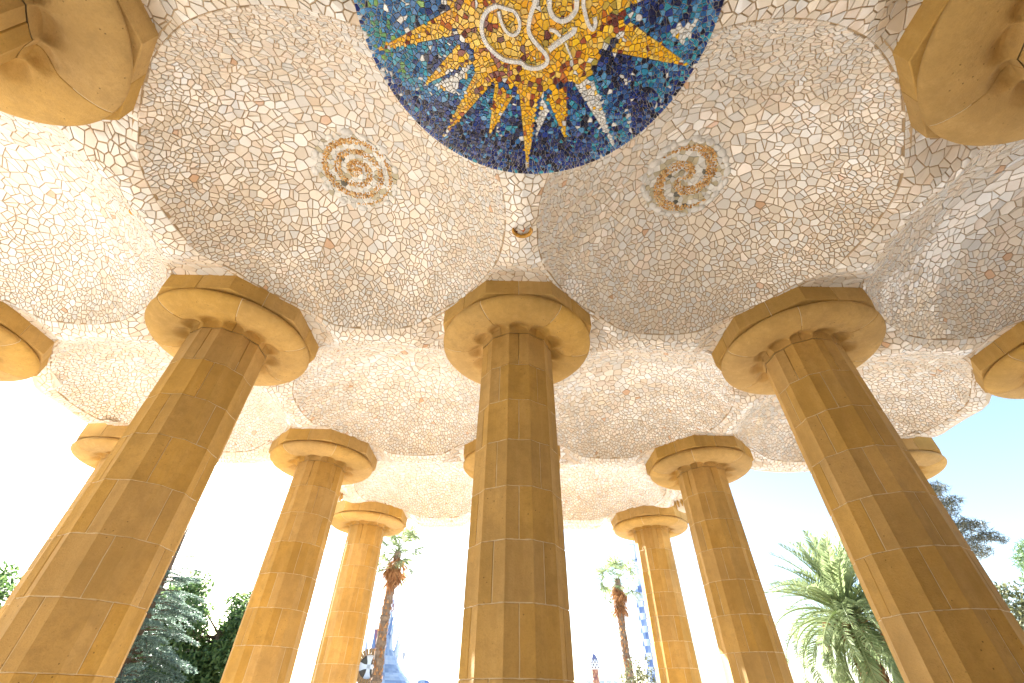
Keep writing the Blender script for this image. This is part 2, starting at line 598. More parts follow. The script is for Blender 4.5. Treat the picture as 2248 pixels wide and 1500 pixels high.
for (cx, cy) in domes:                       # grout fillet behind every rim
    n_ = 120; v = []
    for rr, dz in ((DOME_R - .008, .0125), (DOME_R, .0015), (DOME_R + .014, -.0045)):
        for k in range(n_):
            a = 2 * PI * k / n_; x, y = cx + rr * math.cos(a), cy + rr * math.sin(a)
            v.append((x * S, y * S, PZ(RIDGE + .036 * node_lift(x, y) + dz) - PZ(1.0)))
    bed.add(v, [(q_ * n_ + k, q_ * n_ + (k + 1) % n_, (q_ + 1) * n_ + (k + 1) % n_, (q_ + 1) * n_ + k)[::-1] for q_ in range(2) for k in range(n_)])
bed.build('grout_bed', GROUT, ceiling)
mos.build(ceiling, 'tile', TILE)

# the roof that the vaults hang from, with its edge beam
roof = empty('roof', (0, 0, PZ(1.3)))
tag(roof, 'flat roof with plain stone edge beam above the tiled vaults', 'roof')
z0, z1 = PZ(1.29) - PZ(1.3), PZ(1.42) - PZ(1.3)
r = MB(); r.box(-8.3, -24, z0, 8.3, 4.55, z1); r.box(-4.5, 4.552, z0, 4.5, 8.75, z1 - .003); r.box(-18, -24, z0, -8.302, -4, z1 - .003); r.box(8.302, -24, z0, 18, -4, z1 - .003)
r.build('slab', PLASTER, roof)
r = MB()
w = .10
zb, zt = PZ(.995) - PZ(1.3), PZ(1.289) - PZ(1.3)
full = outline[2:8]
full = [(X_R, -6.0)] + full + [(X_L, -6.0)]
for k in range(len(full) - 1):
    (ax, ay), (bx, by) = full[k], full[k + 1]
    L = math.hypot(bx - ax, by - ay); nx, ny = (by - ay) / L * w, -(bx - ax) / L * w
    n_ = max(2, int(L * 24)); v = []
    for q in range(n_ + 1):
        x, y = (ax + (bx - ax) * q / n_) * S, (ay + (by - ay) * q / n_) * S
        z = ridge_surf(x, y)[0][2] - PZ(1.3) if y > Y_BACK * S else zb
        v += [(x, y, z + .004), (x + nx, y + ny, z + .004), (x + nx, y + ny, zt)]
    r.add(v, [(q * 3, q * 3 + 1, q * 3 + 4, q * 3 + 3) for q in range(n_)] + [(q * 3 + 1, q * 3 + 2, q * 3 + 5, q * 3 + 4) for q in range(n_)])
r.build('edge_beam', PLASTER, roof)
r = MB()
for k in range(1, len(full) - 2):
    (ax, ay), (bx, by) = full[k], full[k + 1]
    if k == 0: continue
    L = math.hypot(bx - ax, by - ay); nx, ny = -(by - ay) / L * .075, (bx - ax) / L * .075
    n_ = max(2, int(L * 24)); v = []
    for q in range(n_ + 1):
        x, y = ax + (bx - ax) * q / n_, ay + (by - ay) * q / n_
        z = PZ(RIDGE + .036 * node_lift(x, y) + .004) - PZ(1.3)
        v += [(x * S, y * S, z), ((x + nx) * S, (y + ny) * S, z)]
    r.add(v, [(q * 2, q * 2 + 1, q * 2 + 3, q * 2 + 2) for q in range(n_) if node_lift(ax + (bx - ax) * (q + .5) / n_, ay + (by - ay) * (q + .5) / n_) > .05])
for (x0, x1) in ((X_L, X_L + .075), (X_R - .075, X_R)):
    for (ya, yb) in ((-.36, .36), (.64, Y_MID)):
        n_ = 14; v = []
        for q in range(n_ + 1):
            y = ya + (yb - ya) * q / n_
            for x in (x0, x1): v.append((x * S, y * S, PZ(RIDGE + .036 * node_lift(x, y) + .002) - PZ(1.3)))
        r.add(v, [(q * 2, q * 2 + 1, q * 2 + 3, q * 2 + 2) for q in range(n_)])
r.build('edge_strip', PLASTER, roof)
r = MB(); r.box(X_L * S + .02, -23.9, PZ(1.0) - PZ(1.3), X_R * S - .02, Y_BACK * S, PZ(1.1) - PZ(1.3))
r.box(-18, -23.9, PZ(1.0) - PZ(1.3), X_L * S - w - .01, -4.0, PZ(1.1) - PZ(1.3)); r.box(X_R * S + w + .01, -23.9, PZ(1.0) - PZ(1.3), 18, -4.0, PZ(1.1) - PZ(1.3))
r.build('rear_soffit', PLASTER, roof)
rw = MB(); rw.box(-18.5, -24.6, 0, 18.5, -24.05, PZ(1.28)); rw.box(-18.5, -24.05, 0, -18.05, -4, PZ(1.28)); rw.box(18.05, -24.05, 0, 18.5, -4, PZ(1.28))
tag(rw.build('rear_wall', plain('rubble_wall', (.30, .23, .15), .95, .3, 2.0, .6)), 'rough brown stone wall closing the back and sides of the hall', 'wall')

# ------------------------------------------------------------------ columns
JOINTS = [.930 - .1275 * k for k in range(9)]
R_TOP, R_LOW = .1205, .1285
def shaft_r(zz):
    t = (.93 - zz) / 1.33
    return (R_TOP + (R_LOW - R_TOP) * min(1, t) ** .9) * S
ARRIS0 = math.radians(-90 + 2)            # an arris lies this much off the facet grid
def flute(a):
    """radius factor of the twelve-sided, slightly hollow shaft"""
    x = ((a - ARRIS0 - math.radians(15)) / math.radians(30)) % 1.0 - .5
    flat = math.cos(math.radians(15)) / math.cos(math.radians(30) * x)
    hollow = .020 * (1 - (2 * x) ** 2)
    return flat - hollow

def block_mesh(z_hi, z_lo, a0, a1, seed):
    rn = random.Random(seed)
    m = MB()
    na, nz = 16, 6
    gap = .0046
    off = rn.uniform(-.0025, .0025)
    cols = [a0 + (a1 - a0) * i / na for i in range(na + 1)]
    ga = gap / (S * .124)
    cols = [a0 + ga * .5] + [a0 + ga * 1.6] + cols[1:-1] + [a1 - ga * 1.6, a1 - ga * .5]
    zh, zl = PZ(z_hi), PZ(z_lo)
    rows = [zh - gap * .5, zh - gap * 1.7] + [zh + (zl - zh) * j / nz for j in range(1, nz)] + [zl + gap * 1.7, zl + gap * .5]
    v = []
    C = len(cols)
    for j, z in enumerate(rows):
        for i, a in enumerate(cols):
            rr = shaft_r((z - EYE) / S) * flute(a) + off
            e = min(i, C - 1 - i, j, len(rows) - 1 - j)
            if e == 0: rr -= .005 + rn.uniform(0, .004) + (.010 if rn.random() < .07 else 0)
            elif e == 1: rr -= rn.uniform(0, .0012)
            v.append((rr * math.cos(a), rr * math.sin(a), z))
    f = [(j * C + i, (j + 1) * C + i, (j + 1) * C + i + 1, j * C + i + 1) for j in range(len(rows) - 1) for i in range(C - 1)]
    # returns into the wall
    edge = [i for i in range(C)] + [j * C + C - 1 for j in range(1, len(rows))] + [(len(rows) - 1) * C + i for i in range(C - 2, -1, -1)] + [j * C for j in range(len(rows) - 2, 0, -1)]
    b = len(v)
    for k in edge:
        x, y, z = v[k]; q = (math.hypot(x, y) - .05) / math.hypot(x, y)
        v.append((x * q, y * q, z))
    for k in range(len(edge)):
        k2 = (k + 1) % len(edge)
        f.append((edge[k], edge[k2], b + k2, b + k))
    m.add(v, f)
    me = m.mesh('block', STONE)
    return me

ECH = [(.1215, .9295), (.1222, .934), (.125, .9385), (.131, .9412), (.140, .9412), (.152, .9385), (.168, .9352), (.186, .9335), (.204, .9335), (.222, .9362), (.238, .9412), (.249, .9475), (.2555, .9545), (.2565, .9600), (.254, .9665), (.248, .9715), (.240, .9742), (.21, .9744)]
ECH_F = []
for k in range(len(ECH) - 1):                 # a finer profile
    (a, b_), (c_, d_) = ECH[k], ECH[k + 1]
    q_ = 5 if a < .17 else 2
    ECH_F += [(a + (c_ - a) * t_ / q_, b_ + (d_ - b_) * t_ / q_) for t_ in range(q_)]
ECH_F.append(ECH[-1])
def ech_point(a, k, shrink=0.0):
    r, z = ECH_F[k]
    x = ((a - ARRIS0 - math.radians(15)) / math.radians(30)) % 1.0 - .5
    t = min(1, max(0, (r - .123) / .035))
    rr = r * ((1 - t) * flute(a) + t)
    if r < .185:                               # flute ends cut scallops up into the echinus
        s2 = max(0, 1 - (2 * x) ** 2)
        rc = .126 + .040 * s2 ** .6
        u_ = min(1, max(0, (r - rc + .022) / .030)); u_ = u_ * u_ * (3 - 2 * u_)
        s = min(1, max(0, (r - .1216) / .003)) * (1 - u_)
        z += (.022 * s2 ** .5 - .2 * (r - .122)) * s * min(1, s2 * 4)
        rr -= .25 * (r - .122) * s * s2
    return (rr * S - shrink) , PZ(z) + shrink * .7

def echinus_mesh(a0, a1):
    m = MB(); na = 40
    ga = .0035 / (S * .22)
    cols = [a0 + ga] + [a0 + ga * 2.5] + [a0 + (a1 - a0) * i / na for i in range(1, na)] + [a1 - ga * 2.5, a1 - ga]
    v = []; C = len(cols)
    for k in range(len(ECH_F)):
        for i, a in enumerate(cols):
            e = min(i, C - 1 - i)
            rr, z = ech_point(a, k, .004 if e == 0 else 0)
            v.append((rr * math.cos(a), rr * math.sin(a), z))
    K = len(ECH_F)
    f = [(k * C + i, k * C + i + 1, (k + 1) * C + i + 1, (k + 1) * C + i) for k in range(K - 1) for i in range(C - 1)]
    b = len(v)
    for i in (0, C - 1):
        for k in range(K):
            x, y, z = v[k * C + i]; q = .93
            v.append((x * q, y * q, z + .03))
    for k in range(K - 1):
        f.append((k * C, (k + 1) * C, b + k + 1, b + k))
        f.append((k * C + C - 1, b + K + k, b + K + k + 1, (k + 1) * C + C - 1))
    m.add(v, f)
    return m.mesh('echinus_stone', STONE, True)

AB = .250 * S
def abacus_mesh(c):
    """one stone of the octagonal abacus: half a side either way of a corner"""
    a = c
    R_ = AB / math.cos(PI / 8)
    corner = Vector((R_ * math.cos(a), R_ * math.sin(a)))
    m0 = Vector((AB * math.cos(a - PI / 8), AB * math.sin(a - PI / 8))); m1 = Vector((AB * math.cos(a + PI / 8), AB * math.sin(a + PI / 8)))
    g_ = .004
    m0 = m0 + (corner - m0).normalized() * g_; m1 = m1 + (corner - m1).normalized() * g_
    i0, i1 = m0 * .55, m1 * .55
    zt, zb_ = PZ(1.056), PZ(.9745)
    m = MB(); ch = .008
    loop = [m0, corner, m1]
    inn = [p * (1 - ch / AB) for p in loop]
    v = [(p.x, p.y, zt) for p in loop] + [(p.x, p.y, zb_ + ch) for p in loop] + [(p.x, p.y, zb_) for p in inn] + [(i0.x, i0.y, zb_), (i1.x, i1.y, zb_), (i0.x, i0.y, zt), (i1.x, i1.y, zt)]
    f = [(0, 3, 4, 1), (1, 4, 5, 2), (3, 6, 7, 4), (4, 7, 8, 5), (6, 9, 10, 8, 7), (0, 11, 9, 6, 3), (2, 5, 8, 10, 12)]
    m.add(v, f)
    return m.mesh('abacus_stone', STONE)

a60 = math.radians(60)
half = math.radians(15)
BLOCKS = []
for k in range(8):
    sh = ARRIS0 + (math.radians(30) if k % 2 else 0)
    BLOCKS.append([block_mesh(JOINTS[k], JOINTS[k + 1], sh + a60 * i, sh + a60 * (i + 1), k * 10 + i) for i in range(6)])
ECHS = [echinus_mesh(ARRIS0 + math.radians(30) + a60 * i, ARRIS0 + math.radians(30) + a60 * (i + 1)) for i in range(6)]
ABS = [abacus_mesh(PI / 8 + PI / 4 * i) for i in range(8)]
mc = MB()
na = 96
prof = [(z, shaft_r(z) - .0065) for z in np.linspace(.932, -.09, 12)]
v = [(rr * flute(2 * PI * i / na) * math.cos(2 * PI * i / na), rr * flute(2 * PI * i / na) * math.sin(2 * PI * i / na), PZ(z)) for z, rr in prof for i in range(na)]
mc.add(v, [(j * na + i, (j + 1) * na + i, (j + 1) * na + (i + 1) % na, j * na + (i + 1) % na) for j in range(len(prof) - 1) for i in range(na)])
v = []
for k in range(len(ECH_F)):
    for i in range(na):
        a = 2 * PI * i / na
        rr, z = ech_point(a, k, .0045)
        if ECH_F[k][0] < .19: z = PZ(.945 + .035 * min(1, (.19 - ECH_F[k][0]) / .02))
        v.append((rr * math.cos(a), rr * math.sin(a), z))
mc.add(v, [(j * na + i, j * na + (i + 1) % na, (j + 1) * na + (i + 1) % na, (j + 1) * na + i) for j in range(len(ECH_F) - 1) for i in range(na)])
R_ = AB / math.cos(PI / 8) - .007
v = [(R_ * math.cos(PI / 8 + PI / 4 * i), R_ * math.sin(PI / 8 + PI / 4 * i), z) for z in (PZ(.9745) + .006, PZ(1.054)) for i in range(8)]
mc.add(v, [tuple(range(8))[::-1]] + [(i, (i + 1) % 8, 8 + (i + 1) % 8, 8 + i) for i in range(8)])
CORE = mc.mesh('mortar_core', MORTAR, True)
lo = MB()
prof = [(-.0915, shaft_r(-.09)), (-.385, shaft_r(-.385)), (-.385, shaft_r(-.385) + .05), (-.398, shaft_r(-.39) + .05)]
v = [(rr * flute(2 * PI * i / na) * math.cos(2 * PI * i / na), rr * flute(2 * PI * i / na) * math.sin(2 * PI * i / na), PZ(z)) for z, rr in prof for i in range(na)]
lo.add(v, [(j * na + i, (j + 1) * na + i, (j + 1) * na + (i + 1) % na, j * na + (i + 1) % na) for j in range(3) for i in range(na)])
LOWER = lo.mesh('lower_shaft', STONE)

COLS = [
    ((0, 0), 'fluted sandstone column standing front and centre, its shaft tallest in the photo'),
    ((-1, 0), 'large fluted sandstone column leaning in at left, in front of the drooping conifer'),
    ((1, 0), 'large fluted sandstone column leaning in at right, in front of the feathery palm'),
    ((-2, 0), 'sandstone column whose capital is cut off by the left edge of the frame'),
    ((2, 0), 'sandstone column whose capital is cut off by the right edge against blue sky'),
    ((-1, 1), 'mid distance sandstone column left of the centre, right of the dark leafy tree'),
    ((1, 1), 'mid distance sandstone column right of the centre, left of the feathery palm'),
    ((0, 1), 'sandstone column almost hidden behind the central column, only its capital edge peeping out'),
    ((-2, 1), 'sandstone corner column mostly hidden behind the big left column, capital peeping out'),
    ((2, 1), 'sandstone corner column mostly hidden behind the big right column, capital peeping out'),
    ((-1, 2), 'pale sunlit sandstone column in the far row beside the left fan palm'),
    ((1, 2), 'pale sunlit sandstone column in the far row beside the checkered tower'),
    ((0, 2), 'far row sandstone column standing directly behind the central column'),
    ((-1, -1), 'shadowed sandstone column overhead, filling the top left corner of the frame'),
    ((1, -1), 'shadowed sandstone column overhead, filling the top right corner of the frame'),
]
for (i, j), lab in COLS:
    c = empty('stone_column', (i * S, j * S, 0))
    tag(c, lab, 'column', 'fluted sandstone columns holding up the ceiling')
    link('mortar_core', CORE, c)
    link('lower_shaft', LOWER, c)
    for row in BLOCKS:
        for me in row: link('block', me, c)
    for me in ECHS: link('echinus_stone', me, c)
    for me in ABS: link('abacus_stone', me, c)

# ------------------------------------------------------------------ sun medallion
SX, SY = SUN_C[0] * S, SUN_C[1] * S
ZS = PZ(.980)
medal = empty('sun_medallion', (SX, SY, ZS))
tag(medal, 'round mosaic ceiling medallion with ochre sun rays on a deep blue ground', 'medallion')
RS = SUN_R * S
mb = MB(); mb.lathe([(RS - .02, 0.0), (RS, .012), (RS, .5), (RS - .02, .52)], 96)
mb.build('backing_disc', PALE_GROUT, medal)
rays = [('o', [(-0.150, 0.012), (-0.3185, 0.0877), (-0.1569, 0.0579)]), ('o', [(-0.1489, 0.0689), (-0.2314, 0.1476), (-0.1284, 0.1037)]),
        ('w', [(-0.1238, 0.1036), (-0.2072, 0.1454), (-0.1655, 0.1621)]), ('o', [(-0.1199, 0.1199), (-0.2053, 0.2612), (-0.0778, 0.1316)]),
        ('o', [(-0.0798, 0.1359), (-0.0968, 0.2516), (-0.0441, 0.1659)]), ('o', [(-0.0296, 0.1580), (-0.0055, 0.3318), (0.0125, 0.1538)]),
        ('w', [(0.0160, 0.1546), (0.0069, 0.2567), (0.0342, 0.1919)]), ('o', [(0.0258, 0.1579), (0.0782, 0.2551), (0.0684, 0.1415)]),
        ('w', [(0.0845, 0.1391), (0.1949, 0.2716), (0.1202, 0.1277)]), ('w', [(0.1438, 0.0982), (0.2175, 0.156), (0.1868, 0.1262)]),
        ('o', [(0.1482, 0.0786), (0.3164, 0.1028), (0.1726, 0.0287)]), ('w', [(0.2500, 0.0422), (0.2843, 0.0653), (0.3004, 0.0232)]),
        ('w', [(0.1502, 0.0555), (0.173, 0.0625), (0.1753, 0.0331)]),
        ('o', [(0.16, 0.01), (0.318, -0.06), (0.15, -0.05)]), ('o', [(0.14, -0.07), (0.27, -0.17), (0.10, -0.12)]), ('o', [(0.08, -0.13), (0.16, -0.28), (0.04, -0.155)]),
        ('o', [(0.02, -0.16), (0.01, -0.325), (-0.04, -0.155)]), ('o', [(-0.06, -0.145), (-0.16, -0.28), (-0.10, -0.12)]), ('o', [(-0.12, -0.10), (-0.28, -0.15), (-0.15, -0.05)]),
        ('o', [(-0.155, -0.03), (-0.322, -0.015), (-0.155, 0.005)])]
def tri_in(p, t):
    s = []
    for k in range(3):
        a, b_ = t[k], t[(k + 1) % 3]
        s.append((b_[0] - a[0]) * (p[1] - a[1]) - (b_[1] - a[1]) * (p[0] - a[0]))
    return min(s) >= 0 or max(s) <= 0
CORE_R = .158
OCHRE = [(.82, .45, .015), (.86, .50, .02), (.78, .38, .015), (.68, .42, .03), (.84, .58, .12)]
RUST = [(.30, .06, .02), (.42, .12, .02), (.20, .035, .02), (.12, .02, .015)]
DEEP = [(.010, .025, .15), (.015, .04, .22), (.008, .015, .07), (.03, .09, .28), (.005, .008, .03)]
TEAL = [(.02, .20, .36), (.04, .30, .42), (.04, .16, .40), (.10, .30, .55), (.02, .10, .28)]
GREEN = [(.12, .30, .12), (.20, .38, .10), (.05, .22, .2)]
WHITE = [(.70, .71, .70), (.76, .76, .74), (.62, .64, .66)]
def pick(L, v=.16):
    c_ = np.array(L[int(RNG.integers(len(L)))]) * RNG.uniform(1 - v, 1 + v)
    return tuple(c_.clip(0, .88))
def wavy(x, y): return math.sin(x * 23 + 1.3) * math.sin(y * 19 + .4) + .6 * math.sin(x * 51 - y * 37)
def sun_colour(x, y):
    p = (x / S, y / S)
    r = math.hypot(*p)
    for kind, t in rays:
        if tri_in(p, t):
            if kind == 'w': return pick(WHITE) if RNG.random() < .93 else pick(OCHRE)
            q = RNG.random()
            near = r < .2
            if q < (.13 if near else .05): return pick(RUST)
            if q > .96: return pick(WHITE)
            return pick(OCHRE)
    if r < CORE_R + .008 * math.sin(9 * math.atan2(p[1], p[0])):
        w_ = wavy(p[0] * 2.2, p[1] * 2.2)
        edge = r > .115
        q = RNG.random()
        if edge and q < .22 + .18 * w_: return pick(RUST)
        if q < .05: return pick(RUST)
        if q > .985: return pick(WHITE)
        if q > .93: return pick([(.45, .32, .05), (.36, .30, .06)])
        return pick(OCHRE)
    w_ = wavy(*p) + .25 * RNG.normal()
    ang = math.atan2(p[1], p[0])
    left = p[0] < -.12 and p[1] < .17
    right = p[0] > .14
    q = RNG.random()
    if r > .262 and not left and not right: return pick(DEEP) if q < .88 else pick(TEAL)
    if left:
        if r > .28 and w_ > .7 and q < .35: return pick(GREEN)
        if q < .10: return pick(WHITE)
        if w_ > 1.1 and q < .25: return pick(GREEN)
        return pick(DEEP) if w_ < -.35 or q < .2 else pick(TEAL)
    if right:
        if q < .03: return pick(WHITE)
        return pick(DEEP) if w_ < -.1 or q < .3 else pick(TEAL)
    if r < .24 and w_ > -.3: return pick(TEAL) if q < .72 else pick(DEEP)
    if q > .96: return pick(WHITE)
    return pick(DEEP) if q < .75 else pick(TEAL)
seeds = []
def add_pairs(a, b_, step, dd):
    L = math.hypot(b_[0] - a[0], b_[1] - a[1])
    m = max(1, int(L / step)); tx, ty = (b_[0] - a[0]) / L, (b_[1] - a[1]) / L
    for k in range(m):
        w_ = (k + .5) / m
        for sg in (-dd, dd):
            q = (a[0] + (b_[0] - a[0]) * w_ - ty * sg, a[1] + (b_[1] - a[1]) * w_ + tx * sg)
            if all((q[0] - s_[0]) ** 2 + (q[1] - s_[1]) ** 2 > (.6 * dd) ** 2 for s_ in seeds[-400:]): seeds.append(q)
for kind, t in rays:
    T = [(x * S, y * S) for x, y in t]
    add_pairs(T[0], T[1], .042, .013); add_pairs(T[1], T[2], .042, .013)
m = int(2 * PI * RS / .05)
for k in range(m):
    a = 2 * PI * k / m
    for r in (RS - .018, RS + .018): seeds.append((r * math.cos(a), r * math.sin(a)))
P = scatter(lambda x, y: math.hypot(x, y) < RS - .03 and y > -.55, lambda x, y: .040 if math.hypot(x, y) < .26 * S else .031, (-RS, -.6, RS, RS), seeds)
Pb = scatter(lambda x, y: math.hypot(x, y) < RS - .05 and y <= -.55, lambda x, y: .10, (-RS, -RS, RS, -.5))
P = np.vstack([P, Pb]) if len(Pb) else P
cells = voronoi(P, 40)
sm = Mosaic()
def sun_surf(x, y):
    return (SX + x, SY + y, ZS - .02 * (1 - (math.hypot(x, y) / RS) ** 2)), (0, 0, -1)
for i, V in enumerate(cells):
    if V is None or math.hypot(*P[i]) > RS: continue
    if max(np.hypot(V[:, 0] - P[i][0], V[:, 1] - P[i][1])) > .25: continue
    for W in chop(V, .55, .0010):
        q = inset(W, .0026)
        if q is not None: sm.tile(q, sun_surf, .008, .05, sun_colour(*P[i]), .0015)
sm.build(medal, 'tile', GLASSY)
# raised white bands that curl over the sun
SW = [[(-0.0745, 0.0095), (-0.0903, 0.0157), (-0.1004, 0.0278), (-0.104, 0.042), (-0.1014, 0.0576), (-0.0929, 0.0725), (-0.0764, 0.0865), (-0.0608, 0.0951), (-0.0424, 0.0982), (-0.028, 0.099), (-0.0172, 0.1069), (0.0028, 0.1088), (0.0195, 0.1027), (0.0241, 0.0934), (0.018, 0.0823), (0.0057, 0.0716), (-0.0065, 0.06), (-0.0146, 0.0486), (-0.0153, 0.0352), (-0.0112, 0.0171), (-0.0064, 0.0053), (-0.0055, -0.0089), (-0.01, -0.05)],
      [(-0.0745, 0.0095), (-0.0587, 0.0131), (-0.0441, 0.0167), (-0.0353, 0.0275), (-0.0325, 0.0396), (-0.0359, 0.049), (-0.0446, 0.0539), (-0.056, 0.0494), (-0.0648, 0.0382), (-0.0697, 0.0262), (-0.0721, 0.0173)],
      [(0.0201, -0.012), (0.0206, 0.0048), (0.0227, 0.0154), (0.0309, 0.0252), (0.0449, 0.0299), (0.0592, 0.0256), (0.0689, 0.0145), (0.0699, 0.0038), (0.068, -0.012)],
      [(0.0805, -0.015), (0.0819, 0.0036), (0.0876, 0.0181), (0.0948, 0.033), (0.1049, 0.042), (0.1083, 0.0328), (0.1055, 0.0227)],
      [(0.0253, 0.0767), (0.041, 0.0655), (0.0576, 0.0545), (0.0692, 0.0469), (0.0707, 0.0386)],
      [(0.0238, 0.0436), (0.0354, 0.0465), (0.0449, 0.0537)], [(0.0561, 0.0641), (0.0626, 0.0759), (0.0706, 0.0891)]]
WID = [.0052, .0040, .0056, .0046, .0062, .004, .0026]
for pts, wd in zip(SW, WID):
    # dense smooth path
    Q = [Vector((x, y, 0)) for x, y in pts]
    path = []
    for k in range(len(Q) - 1):
        p0, p1, p2, p3 = Q[max(0, k - 1)], Q[k], Q[k + 1], Q[min(len(Q) - 1, k + 2)]
        for t in (0, .25, .5, .75):
            path.append(.5 * ((2 * p1) + (p2 - p0) * t + (2 * p0 - 5 * p1 + 4 * p2 - p3) * t * t + (3 * p1 - p0 - 3 * p2 + p3) * t ** 3))
    path.append(Q[-1])
    m = MB()
    acc = 0; seg = []
    for k in range(len(path) - 1):
        a, b_ = path[k], path[k + 1]
        dv = (b_ - a)
        if dv.length < 1e-6: continue
        nrm = Vector((-dv.y, dv.x, 0)).normalized()
        sh = .94 if random.random() < .3 else 1
        ww = wd * S
        e0, e1 = a * S + dv * S * .04, b_ * S - dv * S * .02
        d2 = path[min(k + 2, len(path) - 1)] - b_
        n2 = (nrm + Vector((-d2.y, d2.x, 0)).normalized()).normalized() if d2.length > 1e-6 else nrm
        d0 = a - path[max(k - 1, 0)]
        n1 = (nrm + Vector((-d0.y, d0.x, 0)).normalized()).normalized() if d0.length > 1e-6 else nrm
        v = []
        for e, nn in ((e0, n1), (e1, n2)):
            for off, dz in ((-1.0, -.006), (-.62, -.042), (.62, -.042), (1.0, -.006)):
                q = e + nn * ww * off
                v.append((q.x, q.y, dz - .006))
        m.add(v, [(0, 1, 5, 4), (1, 2, 6, 5), (2, 3, 7, 6), (0, 3, 2, 1), (4, 5, 6, 7)], pick(WHITE, .08))
    tag(m.build('white_band', GLASSY, medal), kind='stuff')

# ------------------------------------------------------------------ spiral rosettes on the vault crowns
def rosette(cx, cy, label, fun, rad, shells):
    base_z = PZ(RIDGE + DOME_H) - .014
    zr = lambda r: -r * r / (2 * RHO * S)
    t = empty('spiral_rosette', (cx * S, cy * S, base_z))
    tag(t, label, 'rosette', 'spiral rosettes at the crowns of the vaults')
    m = MB(); m.lathe([(.02, .0), (rad * .5, zr(rad * .5)), (rad * .8, zr(rad * .8)), (rad * 1.03, zr(rad * 1.03) + .002), (rad * 1.03, .03), (.02, .04)], 48)
    m.build('backing_disc', PALE_GROUT, t)
    P = scatter(lambda x, y: math.hypot(x, y) < rad * 1.3, lambda x, y: .055, (-rad * 1.3, -rad * 1.3, rad * 1.3, rad * 1.3))
    gl = MB()
    for i, V in enumerate(voronoi(P)):
        r = math.hypot(*P[i])
        if V is None or r > rad * 1.0 or np.hypot(V[:, 0], V[:, 1]).max() > rad * 1.12: continue
        q = inset(V, .0015)
        if q is None: continue
        k = len(q); zt = -.010 - RNG.uniform(0, .008)
        c_ = np.array((.72, .72, .69)) * RNG.uniform(.82, 1.12)
        if RNG.random() < .25: c_ = np.array((.52, .47, .33)) * RNG.uniform(.8, 1.1)
        if RNG.random() < .03: c_ = np.array((.12, .12, .10))
        gl.add([(x, y, zr(math.hypot(x, y)) + zt + RNG.normal(0, .004)) for x, y in q] + [(x, y, zr(math.hypot(x, y))) for x, y in q], [tuple(range(k))[::-1]] + [(j, (j + 1) % k, k + (j + 1) % k, k + j) for j in range(k)], tuple(c_.clip(0, .8)))
    tag(gl.build('glass_shards', GLASSY, t), kind='stuff')
    pb = MB()
    P = scatter(lambda x, y: fun(x, y), lambda x, y: .022, (-rad, -rad, rad, rad))
    for (x, y) in P.tolist():
        r = RNG.uniform(.011, .018); h_ = r * RNG.uniform(.7, 1.2); e = RNG.uniform(.75, 1.2); a0 = RNG.uniform(0, PI)
        c_ = np.array(((.74, .45, .17), (.64, .35, .11), (.80, .58, .32), (.46, .24, .07), (.76, .50, .22))[int(RNG.integers(5))]) * RNG.uniform(.75, 1.15)
        v = []
        for (k1, z) in ((1.0, -.012), (.85, -.012 - h_ * .6), (.35, -.012 - h_)):
            for j in range(6):
                a = a0 + PI / 3 * j
                v.append((x + r * k1 * e * math.cos(a), y + r * k1 / e * math.sin(a), z + zr(math.hypot(x, y))))
        f = [(j, (j + 1) % 6, 6 + (j + 1) % 6, 6 + j)[::-1] for j in range(6)] + [(6 + j, 6 + (j + 1) % 6, 12 + (j + 1) % 6, 12 + j)[::-1] for j in range(6)] + [tuple(range(17, 11, -1))]
        pb.add(v, f, tuple(c_.clip(0, .8)))
    tag(pb.build('brown_pebbles', GLASSY, t), kind='stuff')
    for k in range(shells):
        a = 2 * PI * (k + RNG.uniform(-.25, .25)) / shells
        r = rad * RNG.uniform(.98, 1.06)
        m = MB(); a_, b2 = RNG.uniform(.045, .075), RNG.uniform(.032, .048)
        v = []
        for (k1, z) in ((1.0, .0), (.8, -.016), (.3, -.026)):
            for j in range(10):
                w_ = 2 * PI * j / 10
                v.append((a_ * k1 * math.cos(w_), b2 * k1 * math.sin(w_), z))
        m.add(v, [(j, (j + 1) % 10, 10 + (j + 1) % 10, 10 + j)[::-1] for j in range(10)] + [(10 + j, 10 + (j + 1) % 10, 20 + (j + 1) % 10, 20 + j)[::-1] for j in range(10)] + [tuple(range(29, 19, -1))], pick([(.80, .80, .78), (.74, .75, .74)], .06))
        m.build('shell', GLASSY, t, True, loc=(r * math.cos(a), r * math.sin(a), zr(r) - .004), rot=(RNG.normal(0, .12), RNG.normal(0, .12), a + PI / 2))
    return t
def spiral_l(x, y):
    r = math.hypot(x, y); a = math.atan2(y, x)
    if r < .06: return True
    if r > .43: return False
    f = ((r - .138 * (a - math.radians(60)) / (2 * PI)) / .138) % 1.0
    return f < .46
def spiral_r(x, y):
    r = math.hypot(x, y); a = math.atan2(y, x)
    if r > .43 or r < .03: return r < .05
    k = (r + .52 * a / (2 * PI)) / .26 + .15
    f = k % 1.0
    return f < .44
rosette(-.5, -.5, 'left spiral rosette with many narrow turns of brown pebbles in pale glass', spiral_l, .475, 12)
rosette(.5, -.5, 'right spiral rosette with broad two armed brown swirl ringed by white shells', spiral_r, .475, 30)

